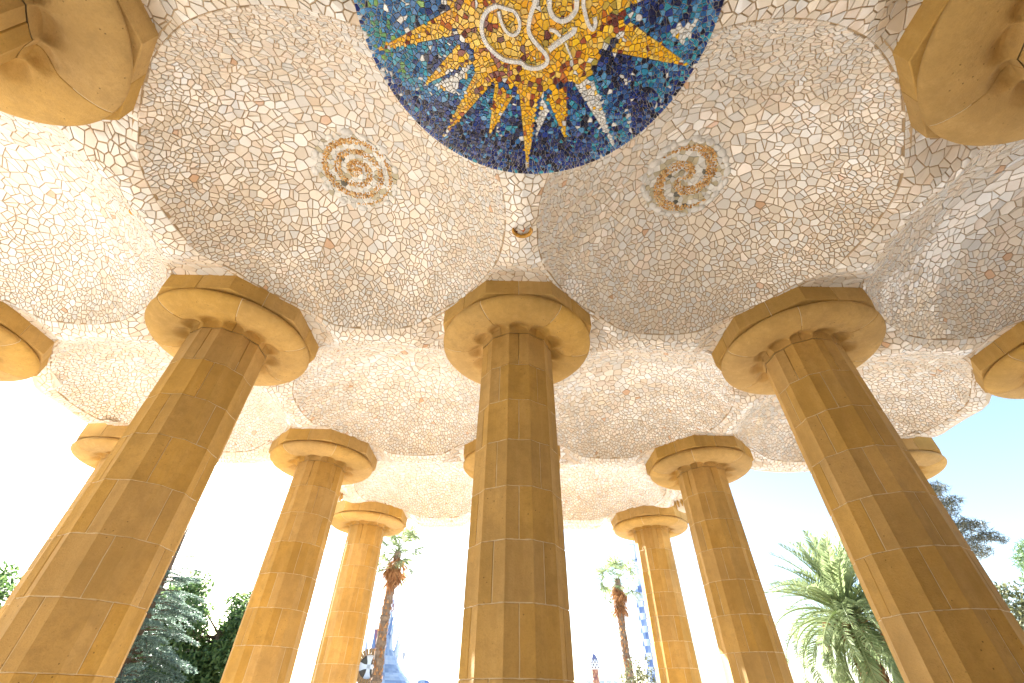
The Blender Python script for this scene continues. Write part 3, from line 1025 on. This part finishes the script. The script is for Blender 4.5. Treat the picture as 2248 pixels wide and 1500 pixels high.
# little glazed hook on the ridge, and a drain
hk = empty('ceramic_hook', (.003 * S, -.485 * S, PZ(.99)))
tag(hk, 'golden glazed ceramic half cup fixed to the ridge below the sun medallion', 'ceiling hook')
m = MB()
arc = [(.125 * math.cos(a), .125 * math.sin(a) * .8, -.075) for a in np.linspace(-.25, PI + .25, 22)]
hk.scale = (.82, .82, .82)
m.tube(arc, [.012 + .012 * math.sin(PI * i / 21) for i in range(22)], 9)
m.build('rim', GOLD, hk, True)
m = MB(); v = []
for r, z in ((.120, -.075), (.115, -.03), (.09, 0.0), (.05, .012)):
    for a in np.linspace(-.2, PI + .2, 20): v.append((r * math.cos(a), r * .8 * math.sin(a), z))
m.add(v, [(j * 20 + i, j * 20 + i + 1, (j + 1) * 20 + i + 1, (j + 1) * 20 + i) for j in range(3) for i in range(19)])
m.build('cup', GOLD, hk, True)
m = MB()
for k in range(7):
    x, y = RNG.uniform(-.08, .08), RNG.uniform(.0, .06); r = RNG.uniform(.02, .04)
    m.lathe([(r, 0), (r * .8, -r * .7), (r * .3, -r)], 7, (x, y, -.01), pick(RUST + OCHRE + WHITE))
m.build('shards', GLASSY, hk, True)

def hang(name, x, y, lab):
    """fluted pendant drop below the outer edge of the roof"""
    t = empty(name, (x * S, y * S, PZ(.98)))
    tag(t, lab, 'ornament', 'drop ornaments below the roof edge')
    m = MB(); m.lathe([(.05, -.20), (.16, -.13), (.20, -.02), (.21, .10), (.17, .17)], 16)
    m.build('boss', PLASTER, t, True)
    for k in range(12):
        a = 2 * PI * k / 12
        m = MB(); m.tube([(.19 * math.cos(a), .19 * math.sin(a), .08), (.215 * math.cos(a), .215 * math.sin(a), -.02), (.19 * math.cos(a), .19 * math.sin(a), -.11)], [.03, .034, .012], 6)
        m.build('drop', STONE, t, True)
hang('edge_ornament', -1.10, 1.50, 'fluted drop ornament under the roof edge by the left mid column')
hang('edge_ornament', 1.10, 1.56, 'fluted drop ornament under the roof edge by the right mid column')
dr = MB(); dr.lathe([(.045, -.01), (.04, -.022), (.02, -.018), (.015, .02)], 12)
p_ = dome_surf(-1.5, -.5)(.37 * S * .98, .09 * S)[0]
tag(dr.build('drain_spout', GOLD, None, True, loc=p_), 'tiny rusty drain in the left vault between two columns', 'drain')
#BACKGROUND
# ------------------------------------------------------------------ background: garden and gatehouses
def at(az, dist):
    a = math.radians(az)
    return Vector((CAM.x + dist * math.sin(a), CAM.y + dist * math.cos(a), 0))
def zt(el, dist): return EYE + dist * math.tan(math.radians(el))
LEAF = leaf_mat('leaf_dark', (.05, .11, .035), (.22, .32, .10), .45)
LEAF2 = leaf_mat('leaf_olive', (.05, .065, .025), (.22, .22, .10))
NEEDLE = leaf_mat('cedar_needles', (.09, .14, .10), (.32, .42, .32), .45)
PINE = leaf_mat('pine_needles', (.06, .06, .04), (.20, .19, .12), .2)
PINEG = leaf_mat('pine_green', (.05, .10, .025), (.17, .27, .07), .25)
PALM = leaf_mat('palm_leaf', (.10, .15, .05), (.38, .44, .22), .5, .4)
DEAD = leaf_mat('dead_leaf', (.24, .10, .035), (.56, .30, .13), .4, .8)
BARK = plain('bark', (.15, .10, .065), .95, .4, 5, .8)
PBARK = plain('palm_bark', (.20, .145, .10), .95, .5, 7, .9)

def g1(): 
    v = RNG.random(); return (float(v), 0, 0)

def leaf_quads(m, ctr, rad, n, size, flat=1.0, upb=.3, asp=1.0):
    """n leaf-sized faces through an uneven ellipsoid"""
    cx, cy, cz = ctr
    for _ in range(n):
        d = RNG.normal(0, 1, 3); d /= np.linalg.norm(d) + 1e-9
        q = RNG.random() ** .42
        p = (cx + d[0] * rad * q, cy + d[1] * rad * q, cz + d[2] * rad * q * flat)
        u = RNG.normal(0, 1, 3); u /= np.linalg.norm(u)
        w = RNG.normal(0, 1, 3) + np.array((0, 0, upb)); w -= u * np.dot(u, w); w /= np.linalg.norm(w) + 1e-9
        a = size * RNG.uniform(.6, 1.3); b_ = a * RNG.uniform(.35, .6) * asp
        P_ = np.array(p)
        m.add([P_ - u * a, P_ + w * b_, P_ + u * a, P_ - w * b_], [(0, 1, 2, 3)], g1())

def leafy_tree(name, base, lobes, trunk_top, trunk_r, label, leafm, size, per, flat=.8, group=None, limbs=True, cat='tree', asp=1.0):
    """lobes are (x, y, z, radius) in world metres"""
    t = empty(name, base)
    tag(t, label, cat, group)
    L = [(x - base.x, y - base.y, z, r) for x, y, z, r in lobes]
    m = MB(); top = Vector(trunk_top) - base
    m.tube([(0, 0, 0), (top.x * .3 + .08, top.y * .3, top.z * .4), (top.x * .7, top.y * .7 + .1, top.z * .75), tuple(top)], [trunk_r * 1.25, trunk_r, trunk_r * .75, trunk_r * .3], 9)
    m.build('trunk', BARK, t, True)
    if limbs:
        for (x, y, z, r) in L[::2]:
            m = MB(); k = RNG.uniform(.6, .95); a = Vector((top.x * k, top.y * k, top.z * k)); b_ = Vector((x, y, z))
            mid = a.lerp(b_, .5) + Vector((RNG.normal(0, .12), RNG.normal(0, .12), -.15))
            m.tube([a, mid, b_], [trunk_r * .2, trunk_r * .13, trunk_r * .04], 6); m.build('limb', BARK, t, True)
    m = MB()
    for (x, y, z, r) in L: leaf_quads(m, (x, y, z), r, int(per * r * r), size, flat, asp=asp)
    m.build('crown', leafm, t)
    return t

# --- blue-green conifer with drooping boughs
def bough(seed):
    rn = np.random.default_rng(seed)
    m = MB()
    pts = [(t, rn.normal(0, .01), .10 * math.sin(t * 2.2) - .30 * t ** 2) for t in np.linspace(0, 1, 9)]
    m.tube(pts, [.022 * (1 - .85 * i / 8) for i in range(9)], 5, (0.0, 0, 0), 1)
    for _ in range(46):
        t = rn.uniform(.12, 1.0) ** .8
        i = min(7, int(t * 8)); f = t * 8 - i
        p = np.array(pts[i]) * (1 - f) + np.array(pts[i + 1]) * f
        sd = rn.choice((-1, 1)); ln = (.42 * (1 - t) + .16) * rn.uniform(.6, 1.1)
        d = np.array((rn.uniform(.35, .9), sd * rn.uniform(.5, 1.0), rn.uniform(-.15, .1))); d /= np.linalg.norm(d)
        for k in range(9):
            q = p + d * ln * (k + .5) / 9 + np.array((0, 0, -.28 * ln * ((k + .5) / 9) ** 2))
            for _k in range(3):
                u = d + rn.normal(0, .55, 3) + np.array((0, 0, -.25)); u /= np.linalg.norm(u)
                w = np.cross(u, rn.normal(0, 1, 3)); w /= np.linalg.norm(w)
                a = rn.uniform(.028, .055); b_ = .008
                m.add([q, q + u * a * .5 + w * b_, q + u * a, q + u * a * .5 - w * b_], [(0, 1, 2, 3)], (float(rn.random()), 0, 0), 0)
    return m.mesh('bough', [NEEDLE, BARK])
BOUGHS = [bough(s) for s in range(5)]
def conifer(base, height, spread, label):
    t = empty('conifer_tree', base); tag(t, label, 'tree')
    m = MB(); m.tube([(0, 0, 0), (.03, 0, height * .5), (0, .03, height * .85), (0, 0, height)], [.22, .14, .05, .008], 9); m.build('trunk', BARK, t, True)
    z = .5; k = 0
    while z < height - .12:
        f = z / height
        ln = spread * (1 - f) ** .75 * RNG.uniform(.75, 1.12) + .14
        if f > .78: ln *= .62
        n_ = 6 if f < .72 else 3
        for q in range(n_):
            o = link('bough', BOUGHS[int(RNG.integers(5))], t, (0, 0, z + RNG.normal(0, .06)), (RNG.normal(0, .1), RNG.normal(.02, .1) - .12 * f, 2 * PI * q / n_ + k * .9 + RNG.normal(0, .15)))
            s = ln * RNG.uniform(.85, 1.1); o.scale = (s, s, s * (.8 if f < .7 else .5))
        z += .27 if f < .7 else .24; k += 1
    return t
conifer(at(-34.9, 25.0), zt(14.7, 25.0), 3.1, 'blue green conifer with layered drooping boughs seen past the big left column')

# --- broadleaf trees
def cluster(az0, az1, el_top, dist, n, rmin, rmax, shape=1.0, el_low=-2.0):
    out = []
    ac = (az0 + az1) / 2; hw = (az1 - az0) / 2
    for _ in range(n):
        a = RNG.uniform(-1, 1); h_ = RNG.uniform(0, 1) ** .8
        top = el_top * math.sqrt(max(0, 1 - (abs(a) ** 2.2) * shape)) if shape else el_top
        r = RNG.uniform(rmin, rmax)
        el = el_low + (top - el_low) * h_
        d = dist + RNG.uniform(-1, 1) * 1.6
        p = at(ac + hw * a, d)
        out.append((p.x, p.y, max(r * .6, zt(el, d) - r * .7), r))
    return out
b0 = at(-28.6, 33); leafy_tree('broadleaf_tree', b0, cluster(-34.5, -22.5, 10.6, 33, 72, .75, 1.3, .5), (b0.x, b0.y, 4.8), .28, 'dense dark green leafy tree between the conifer and the left mid column', LEAF, .13, 560)
b0 = at(-46.6, 36); leafy_tree('broadleaf_tree', b0, cluster(-51, -42.6, 9.0, 36, 34, .8, 1.3, .45), (b0.x, b0.y, 4.6), .25, 'dark round treetop at the left frame edge beyond the big left column', LEAF, .13, 560)

# --- pines and scrub on the right
def pads(L, dist):
    out = []
    for az, el, r in L:
        d = dist + RNG.uniform(-.8, .8); p = at(az, d); out.append((p.x, p.y, zt(el, d), r))
    return out
b0 = at(43.4, 30)
leafy_tree('pine_tree', b0, pads([(44.4, 16.6, .75), (45.4, 15.9, .6), (46.1, 15.6, .45), (44.7, 14.9, .8), (46.4, 14.5, .5), (45.5, 13.9, .7), (44.2, 13.4, .8), (46.0, 12.7, .6), (46.9, 12.3, .5), (45.2, 12.0, .7), (47.3, 11.5, .45), (47.9, 11.0, .32), (46.5, 11.3, .5), (44.8, 10.9, .8), (46.0, 10.4, .6)], 30), (b0.x + .3, b0.y, zt(16, 30)), .2, 'tall sparse pine with feathery brownish boughs spreading against blue sky', PINE, .17, 1000, .5, asp=.17)
b0 = at(49.2, 36); leafy_tree('pine_tree', b0, pads([(48.4, 9.3, .55), (49.0, 9.9, .7), (49.8, 9.9, .9), (48.6, 8.6, .6), (49.5, 8.7, 1.0), (48.1, 7.9, .5), (50.3, 8.9, 1.0)], 36), (b0.x, b0.y, zt(8, 36)), .25, 'bright green rounded pine at the right frame edge on the slope', PINEG, .15, 1100, .8, asp=.22)
sl = cluster(44.2, 51.5, 8.8, 40, 46, .7, 1.25, .0, 1.0)
b0 = at(47.4, 40); leafy_tree('scrub_bush', b0, sl, (b0.x, b0.y, 4.0), .2, 'pale dry olive scrub covering the slope below the two right pines', LEAF2, .12, 260, cat='bush')
b0 = at(14.0, 20)
sh = []
for _ in range(15):
    a = RNG.uniform(12.2, 15.6); el = RNG.uniform(1.0, 3.3) + (.7 if a > 14.3 else 0); p = at(a, 20 + RNG.uniform(-.4, .4)); sh.append((p.x, p.y, zt(el, 20), RNG.uniform(.14, .3)))
leafy_tree('shrub', b0, sh, (b0.x, b0.y, zt(3, 20)), .05, 'small loose leafy shrub at the foot of the checkered tower', LEAF2, .05, 900, .9, cat='bush')

# --- feathery date palm
def feather(length, droop, curl, seed):
    rn = np.random.default_rng(seed); m = MB()
    N_ = 16
    pts = []; p = np.zeros(3); ang = 0.0
    for i in range(N_ + 1):
        pts.append(p.copy()); t = i / N_
        ang = -droop * t ** 1.5
        p = p + np.array((math.cos(ang), curl * t * .25, math.sin(ang))) * length / N_
    m.tube(pts, [.045 * (1 - .9 * i / N_) + .005 for i in range(N_ + 1)], 5, (.95, 0, 0))
    for i in range(40):
        t = .10 + .90 * (i + .5) / 40
        k = min(N_ - 1, int(t * N_)); f = t * N_ - k
        q = pts[k] * (1 - f) + pts[k + 1] * f
        ax = pts[k + 1] - pts[k]; ax /= np.linalg.norm(ax)
        sdv = np.cross(ax, (0, 0, 1.0)); sdv /= np.linalg.norm(sdv) + 1e-9
        up = np.cross(sdv, ax)
        ln = .52 * math.sin(PI * min(1, .12 + t * .86)) ** .6 * length / 3.0
        for sg in (-1, 1):
            d = ax * rn.uniform(.55, .8) + sdv * sg * rn.uniform(.55, .75) + up * rn.uniform(.18, .5); d /= np.linalg.norm(d)
            e = q + d * ln * .55; e2 = q + d * ln + np.array((0, 0, -.14 * ln))
            w = np.cross(d, up); w = w / (np.linalg.norm(w) + 1e-9) * .026
            m.add([q - w * .5, e - w, e2, e + w, q + w * .5], [(0, 1, 2, 3, 4)], (float(rn.uniform(.2, 1)), 0, 0))
    return m.mesh('frond', PALM)
FEATH = [[feather(3.1, dr, cu, 40 + i * 3 + j) for j, cu in enumerate((-.6, .2, .7))] for i, dr in enumerate((.7, 1.2, 1.7, 2.1))]
D = 22.0
b0 = at(34.6, D)
dp = empty('date_palm', b0); tag(dp, 'bushy feather leaved palm with thick scaly trunk left of the big right column', 'palm tree')
H = zt(6.3, D)
m = MB()
m.tube([(0, 0, 0), (0, 0, H * .5), (0, 0, H - .5), (0, 0, H + .1)], [.36, .34, .40, .25], 14); m.build('trunk', PBARK, dp, True)
sc = MB()
for k in range(int(H / .13)):
    z = .1 + k * .13
    for j in range(10):
        a = 2 * PI * (j + (k % 2) * .5) / 10 + RNG.normal(0, .04); r = .36 + (.06 if z > H - .7 else 0)
        ca, sa = math.cos(a), math.sin(a); w = .105
        v = [(r * ca - sa * -w, r * sa + ca * -w, z), (r * ca - sa * w, r * sa + ca * w, z), ((r + .06) * ca, (r + .06) * sa, z + .06), (r * ca, r * sa, z - .09), ((r + .03) * ca, (r + .03) * sa, z + .17)]
        sc.add(v, [(3, 1, 2), (0, 3, 2), (0, 2, 4), (2, 1, 4)], g1())
tag(sc.build('leaf_scales', DEAD, dp), kind='stuff')
for k in range(104):
    f = (k + .5) / 104
    el = math.radians(84 - 126 * f + RNG.normal(0, 6))
    ci = 0 if f < .2 else 1 if f < .45 else 2 if f < .75 else 3
    o = link('frond', FEATH[ci][int(RNG.integers(3))], dp, (0, 0, H + .15 * (1 - f)), (RNG.normal(0, .25), -el, k * 2.39996 + RNG.normal(0, .1)))
    s = RNG.uniform(.84, 1.08); o.scale = (s, s, s)
for k in range(9):
    m = MB(); a = RNG.uniform(0, 2 * PI); r = .38
    pts = [(r * math.cos(a), r * math.sin(a), H - .2), (1.0 * math.cos(a), 1.0 * math.sin(a), H - .1), (1.25 * math.cos(a), 1.25 * math.sin(a), H - .7)]
    m.tube(pts, [.02, .015, .008], 5, (.9, 0, 0))
    for _ in range(24):
        p = Vector(pts[2]) + Vector((RNG.normal(0, .1), RNG.normal(0, .1), RNG.uniform(-.4, .2))); m.tube([Vector(pts[1]).lerp(Vector(pts[2]), .7), p], [.006, .004], 3, (float(RNG.uniform(.5, 1)), 0, 0))
    m.build('fruit_stalk', DEAD, dp)

# --- fan palms
def fan(seed, dead=False):
    rn = np.random.default_rng(seed); m = MB()
    pl = rn.uniform(.75, 1.1) if not dead else .5
    m.tube([(0, 0, 0), (pl * .5, 0, .03), (pl, 0, -.02)], [.022, .016, .012], 5, (.7, 0, 0))
    n_ = 26 if not dead else 14
    for i in range(n_):
        a = (i / (n_ - 1) - .5) * (4.2 if not dead else 1.5) + rn.normal(0, .05)
        ln = (.72 if not dead else .8) * (1 - .25 * abs(a) / 2.1) * rn.uniform(.85, 1.1)
        d = np.array((math.cos(a), math.sin(a), rn.normal(0, .08) + .12 * math.cos(a * 2)))
        q = np.array((pl, 0, -.02)); w = np.array((-math.sin(a), math.cos(a), .25)) * .026
        e = q + d * ln * .6; e2 = q + d * ln + np.array((0, 0, -.20 * ln - (.1 if dead else 0)))
        m.add([q - w * .2, e - w, e2, e + w, q + w * .2], [(0, 1, 2, 3, 4)], (float(rn.uniform(.1, 1)), 0, 0))
    return m.mesh('dead_frond' if dead else 'frond', DEAD if dead else PALM)
FANS = [fan(s) for s in range(6)]; DFANS = [fan(50 + s, True) for s in range(5)]
def fan_palm(base, head, skirt, nf, r0, label, bias):
    t = empty('fan_palm', base); tag(t, label, 'palm tree', 'slender fan palms in the garden')
    m = MB(); n_ = 60
    m.tube([(.05 * math.sin(z * 1.1), .03 * math.cos(z), z) for z in np.linspace(0, head, n_)], [(r0 * (1.15 - .35 * k / n_)) * (1 + .10 * math.sin(k * 2.4) + RNG.normal(0, .05)) for k in range(n_)], 11)
    m.build('trunk', PBARK, t)
    bt = MB()
    for k in range(int((skirt) / .11)):
        z = .1 + k * .11; r = r0 * (1.15 - .35 * z / head)
        for j in range(6):
            if RNG.random() < .35: continue
            a = 2 * PI * j / 6 + k * .7 + RNG.normal(0, .2); ca, sa = math.cos(a), math.sin(a); w = .06
            xo, yo = .05 * math.sin(z * 1.1), .03 * math.cos(z)
            bt.add([(xo + r * ca + sa * w, yo + r * sa - ca * w, z), (xo + r * ca - sa * w, yo + r * sa + ca * w, z), (xo + (r + .05) * ca, yo + (r + .05) * sa, z + .14)], [(0, 1, 2)], g1())
    tag(bt.build('leaf_bases', DEAD, t), kind='stuff')
    for k in range(46):
        z = skirt + .35 + (head - skirt - .25) * RNG.random()
        o = link('dead_frond', DFANS[int(RNG.integers(5))], t, (0, 0, z), (RNG.normal(0, .5), math.radians(RNG.uniform(58, 82)), RNG.uniform(0, 2 * PI)))
        s = RNG.uniform(.5, .9) ; o.scale = (s, s, s)
    for k in range(nf):
        f = (k + .5) / nf
        el = math.radians(72 - 115 * f + RNG.normal(0, 8))
        o = link('frond', FANS[int(RNG.integers(6))], t, (0, 0, head - .1), (RNG.normal(0, .5), -el, k * 2.39996 + bias))
        s = RNG.uniform(.8, 1.1); o.scale = (s, s, s)
    return t
fan_palm(at(-13.0, 22), zt(13.6, 22), zt(10.6, 22), 26, .20, 'tall fan palm with orange dead skirt beside the left far column', .4)
fan_palm(at(13.15, 26), zt(11.1, 26), zt(8.2, 26), 20, .19, 'tall fan palm with brown skirt standing free in the gap right of the central column', 1.2)

# --- gatehouses
MOS = tint_mat('roof_mosaic', .35, .10, .5, .05, 0, 6)
RUBBLE = plain('brown_rubble', (.30, .17, .07), .95, .45, 7, .8)
DARK = plain('dark_glass', (.02, .022, .025), .2, .1, 3, 0)
BLUE = [(.17, .26, .48), (.22, .32, .52), (.12, .20, .42)]
PALEB = [(.52, .60, .70), (.60, .66, .73), (.46, .55, .68)]
RBLUE = [(.33, .42, .57), (.38, .47, .60), (.29, .37, .52)]
def lathe_c(prof, n, colf, origin=(0, 0, 0), rfun=None):
    m = MB(); ox, oy, oz = origin
    v = []
    for j, (r, z) in enumerate(prof):
        for i in range(n):
            a = 2 * PI * i / n; rr = r * (rfun(i, j) if rfun else 1)
            v.append((ox + rr * math.cos(a), oy + rr * math.sin(a), oz + z))
    m.v = v
    for j in range(len(prof) - 1):
        for i in range(n):
            k = (i + 1) % n
            m.f.append((j * n + i, j * n + k, (j + 1) * n + k, (j + 1) * n + i)); m.c.append(colf(i, j)); m.mi.append(0)
    m.f.append(tuple((len(prof) - 1) * n + i for i in range(n))); m.c.append(colf(0, len(prof) - 1)); m.mi.append(0)
    return m
D = 60.0
b0 = at(-13.0, D)
gh = empty('gatehouse', b0, math.radians(13.0)); tag(gh, 'small gatehouse with curved blue and white mosaic roof and spire behind the left fan palm', 'building')
m = MB(); m.box(-3.4, -1.5, 0, 3.6, 5.5, 2.95); m.build('wall', RUBBLE, gh)
def smooth_prof(P, k=4):
    out = []
    for i in range(len(P) - 1):
        for t in range(k): out.append((P[i][0] + (P[i + 1][0] - P[i][0]) * t / k, P[i][1] + (P[i + 1][1] - P[i][1]) * t / k))
    out.append(P[-1]); return out
RP = smooth_prof([(3.9, 2.9), (3.4, 3.4), (2.65, 4.05), (2.0, 4.8), (1.45, 5.6), (1.02, 6.3)], 4)
def roofcol(i, j):
    q = ((i // 4) + (j // 4)) % 2
    return pick(RBLUE if q else PALEB, .10)
m = lathe_c(RP, 36, roofcol, (.35, 2.2, 0), lambda i, j: 1 + .06 * math.sin(i * 2 * PI / 36 * 6) * (1 - j / len(RP)))
m.build('roof', MOS, gh)
m = lathe_c(smooth_prof([(1.02, 6.3), (.72, 7.2), (.50, 8.4), (.36, 9.3), (.30, 9.9)], 3), 16, lambda i, j: pick(PALEB if (i // 2 + j // 4) % 3 else RBLUE, .12), (.40, 2.2, 0))
tw = m.build('spire', MOS, gh)
on = lathe_c([(.28, 9.88), (.40, 10.05), (.45, 10.35), (.42, 10.7), (.30, 11.0), (.12, 11.25), (.02, 11.35)], 14, lambda i, j: (pick([(.32, .12, .14), (.25, .12, .22)]) if (i + j) % 2 else pick(WHITE)) if j < 4 else pick([(.25, .22, .45)]), (.40, 2.2, 0))
on.build('onion_finial', MOS, gh)
for (x, zb_, zt_, yy, lean) in ((1.0, 5.9, 8.1, 1.6, .05), (1.75, 5.2, 8.0, 1.9, .08), (2.05, 5.2, 7.95, 2.6, .10), (-.95, 5.9, 8.1, 1.7, -.05), (-1.7, 5.3, 7.7, 2.2, -.08), (.75, 7.6, 9.5, 1.8, .10), (1.05, 7.4, 9.5, 2.4, .12), (-.1, 7.6, 9.4, 1.8, -.08)):
    m = MB(); m.tube([(x - lean * 3, yy, zb_), (x - lean, yy, zb_ + (zt_ - zb_) * .35), (x, yy, zb_ + (zt_ - zb_) * .7), (x + lean, yy, zt_ - .08), (x + lean * 1.4, yy, zt_)], [.34, .20, .11, .08, .13], 9, pick(PALEB + BLUE[:1]))
    m.build('horn', MOS, gh, True)
m = MB(); m.box(-.95, 1.6, 6.1, -.40, 2.4, 8.0, (.24, .10, .16)); m.box(-1.0, 1.55, 8.0, -.35, 2.45, 8.15, (.70, .52, .38)); m.build('turret', MOS, gh)
# arched cross window
wx, wz = -.95, 4.45
win = MB()
for i in range(28):
    a0, a1 = 2 * PI * i / 28, 2 * PI * (i + .86) / 28
    v = []
    for y in (-1.62, -.6):
        for r in (.98, 1.50):
            for a in (a0, a1): v.append((wx + r * math.cos(a), y, wz + r * 1.05 * math.sin(a)))
    win.add(v, [(0, 1, 3, 2), (4, 6, 7, 5), (2, 3, 7, 6), (0, 4, 5, 1), (0, 2, 6, 4), (1, 5, 7, 3)])
w_ = win.build('window', RUBBLE, gh)
m = MB(); v = [(wx + 1.02 * math.cos(2 * PI * i / 28), -1.0, wz + 1.07 * math.sin(2 * PI * i / 28)) for i in range(28)]
m.add(v, [tuple(range(28))]); m.build('pane', DARK, w_)
m = MB()
for (ax, az_) in ((1, 0), (-1, 0), (0, 1), (0, -1)):
    v = []
    for y in (-1.25, -1.05):
        for (d, w2) in ((0, .16), (.45, .20), (1.04, .42)):
            for sg in (-1, 1): v.append((wx + ax * d + az_ * w2 * sg, y, wz + (az_ * d + ax * w2 * sg) * 1.05))
    m.add(v, [(0, 1, 3, 2), (2, 3, 5, 4), (6, 8, 9, 7), (8, 10, 11, 9), (0, 2, 8, 6), (2, 4, 10, 8), (1, 7, 9, 3), (3, 9, 11, 5)])
m.build('frame', plain('white_plaster', (.72, .74, .76), .8, .05, 2, 0), w_)
m = lathe_c(smooth_prof([(1.15, 2.9), (1.0, 3.25), (.7, 3.5), (.3, 3.62), (.02, 3.65)], 2), 20, lambda i, j: pick(PALEB if (i // 2 + j // 2) % 3 else BLUE, .1), (5.0, 1.5, 0)); m.build('side_dome', MOS, gh)
m = MB(); m.box(3.9, .4, 0, 6.1, 2.6, 2.95); m.build('annex', RUBBLE, gh)
m = MB(); m.add([(2.35, .4, 5.9), (2.85, .4, 5.9), (2.6, .4, 4.9), (2.35, .75, 5.9), (2.85, .75, 5.9), (2.6, .75, 4.9)], [(0, 2, 1), (3, 4, 5), (0, 1, 4, 3), (1, 2, 5, 4), (2, 0, 3, 5)], (.55, .55, .58)); m.build('bracket', MOS, gh)

b1 = at(9.7, D)
g2 = empty('mosaic_chimney', b1, math.radians(-9.7)); tag(g2, 'brown chimney with white latticed bulb and dark pointed tip, low in the right gap', 'chimney')
m = lathe_c(smooth_prof([(.40, 0), (.37, 3.0), (.34, 4.55)], 10), 12, lambda i, j: pick([(.36, .13, .07), (.45, .22, .12), (.26, .10, .08)]), (0, 0, 0), lambda i, j: 1 + RNG.normal(0, .04)); m.build('shaft', MOS, g2)
bulb = [(.34, 4.55), (.50, 4.62), (.52, 4.9), (.50, 5.2), (.42, 5.45)]
m = lathe_c(smooth_prof(bulb, 2), 18, lambda i, j: pick(WHITE, .06)); m.build('bulb', MOS, g2)
m = lathe_c([(.42, 5.45), (.34, 5.62), (.20, 5.82), (.03, 6.0)], 14, lambda i, j: pick([(.16, .17, .30), (.22, .22, .36)])); m.build('tip', MOS, g2)
m = MB()
for row, (z, r) in enumerate(((4.72, .518), (4.95, .53), (5.18, .515), (5.38, .465))):
    for k in range(9):
        a = 2 * PI * (k + .5 * (row % 2)) / 9; ca, sa = math.cos(a), math.sin(a); w = .085; h_ = .10
        v = [(r * ca + sa * w, r * sa - ca * w, z), (r * ca, r * sa, z - h_), (r * ca - sa * w, r * sa + ca * w, z), (r * ca, r * sa, z + h_), ((r + .02) * ca, (r + .02) * sa, z)]
        m.add(v, [(0, 1, 4), (1, 2, 4), (2, 3, 4), (3, 0, 4)], (.10, .05, .05))
tag(m.build('lattice_hole', MOS, g2), kind='stuff')
b2 = at(10.3, 63); g3 = empty('parapet_wall', b2, math.radians(-10.3)); tag(g3, 'white and blue tiled parapet of merlons behind the latticed chimney', 'wall')
m = MB(); m.box(-1.8, 0, 0, 1.9, .5, 3.2); m.build('base', PLASTER, g3)
for k in range(5):
    x = -1.75 + k * .74; c_ = PALEB[k % 3] if k != 1 else BLUE[2]
    m = MB(); m.box(x, -.03, 3.2, x + .62, .53, 3.72 + .05 * (k % 2), c_); m.build('merlon', MOS, g3)

D = 55.0
b3 = at(15.72, D)
g4 = empty('checkered_tower', b3, math.radians(-16.05)); tag(g4, 'slender blue and white checkered tower half hidden behind the right far column', 'tower')
prof = []
z = 0.0
while z < 10.1: prof.append((.80, z)); z += .56
prof.append((.80, 10.12))
m = lathe_c(prof, 16, lambda i, j: pick(BLUE if (i // 2 + j) % 2 else PALEB, .10), (0, 0, 0), lambda i, j: 1.08 if (j + i // 2) % 2 else .93); m.build('shaft', MOS, g4)
m = lathe_c([(.82, 10.1), (1.02, 10.25), (1.05, 10.75), (.95, 10.85)], 20, lambda i, j: pick(PALEB, .06)); m.build('balcony', MOS, g4)
m = lathe_c([(.92, 10.85), (.90, 11.15), (.72, 11.45), (.40, 11.6)], 16, lambda i, j: pick(BLUE, .1)); m.build('dome', MOS, g4)
m = lathe_c([(.40, 11.55), (.30, 12.6), (.24, 13.6), (.5, 13.72), (.95, 13.8), (1.0, 13.95), (.9, 14.1), (.3, 14.2), (.2, 15.2), (.12, 16.0)], 14, lambda i, j: pick(BLUE) if j in (4, 5, 6) else pick(PALEB)); m.build('mast', MOS, g4)
for k in range(10):
    a = 2 * PI * k / 10; m = MB()
    for q in range(12):
        f = q / 11; r = .98 - .02 * f
        m.lathe([(.02, -.09), (.055, -.03), (.055, .03), (.02, .09)], 6, (r * math.cos(a), r * math.sin(a), 11.2 + 2.4 * f), (.12, .13, .20))
    m.build('bead_string', MOS, g4)
m = MB(); m.box(-.55, -.07, 15.75, .55, .07, 15.95, (.55, .62, .70)); m.box(-.09, -.072, 15.2, .09, .072, 16.5, (.55, .62, .70)); m.build('cross', MOS, g4)
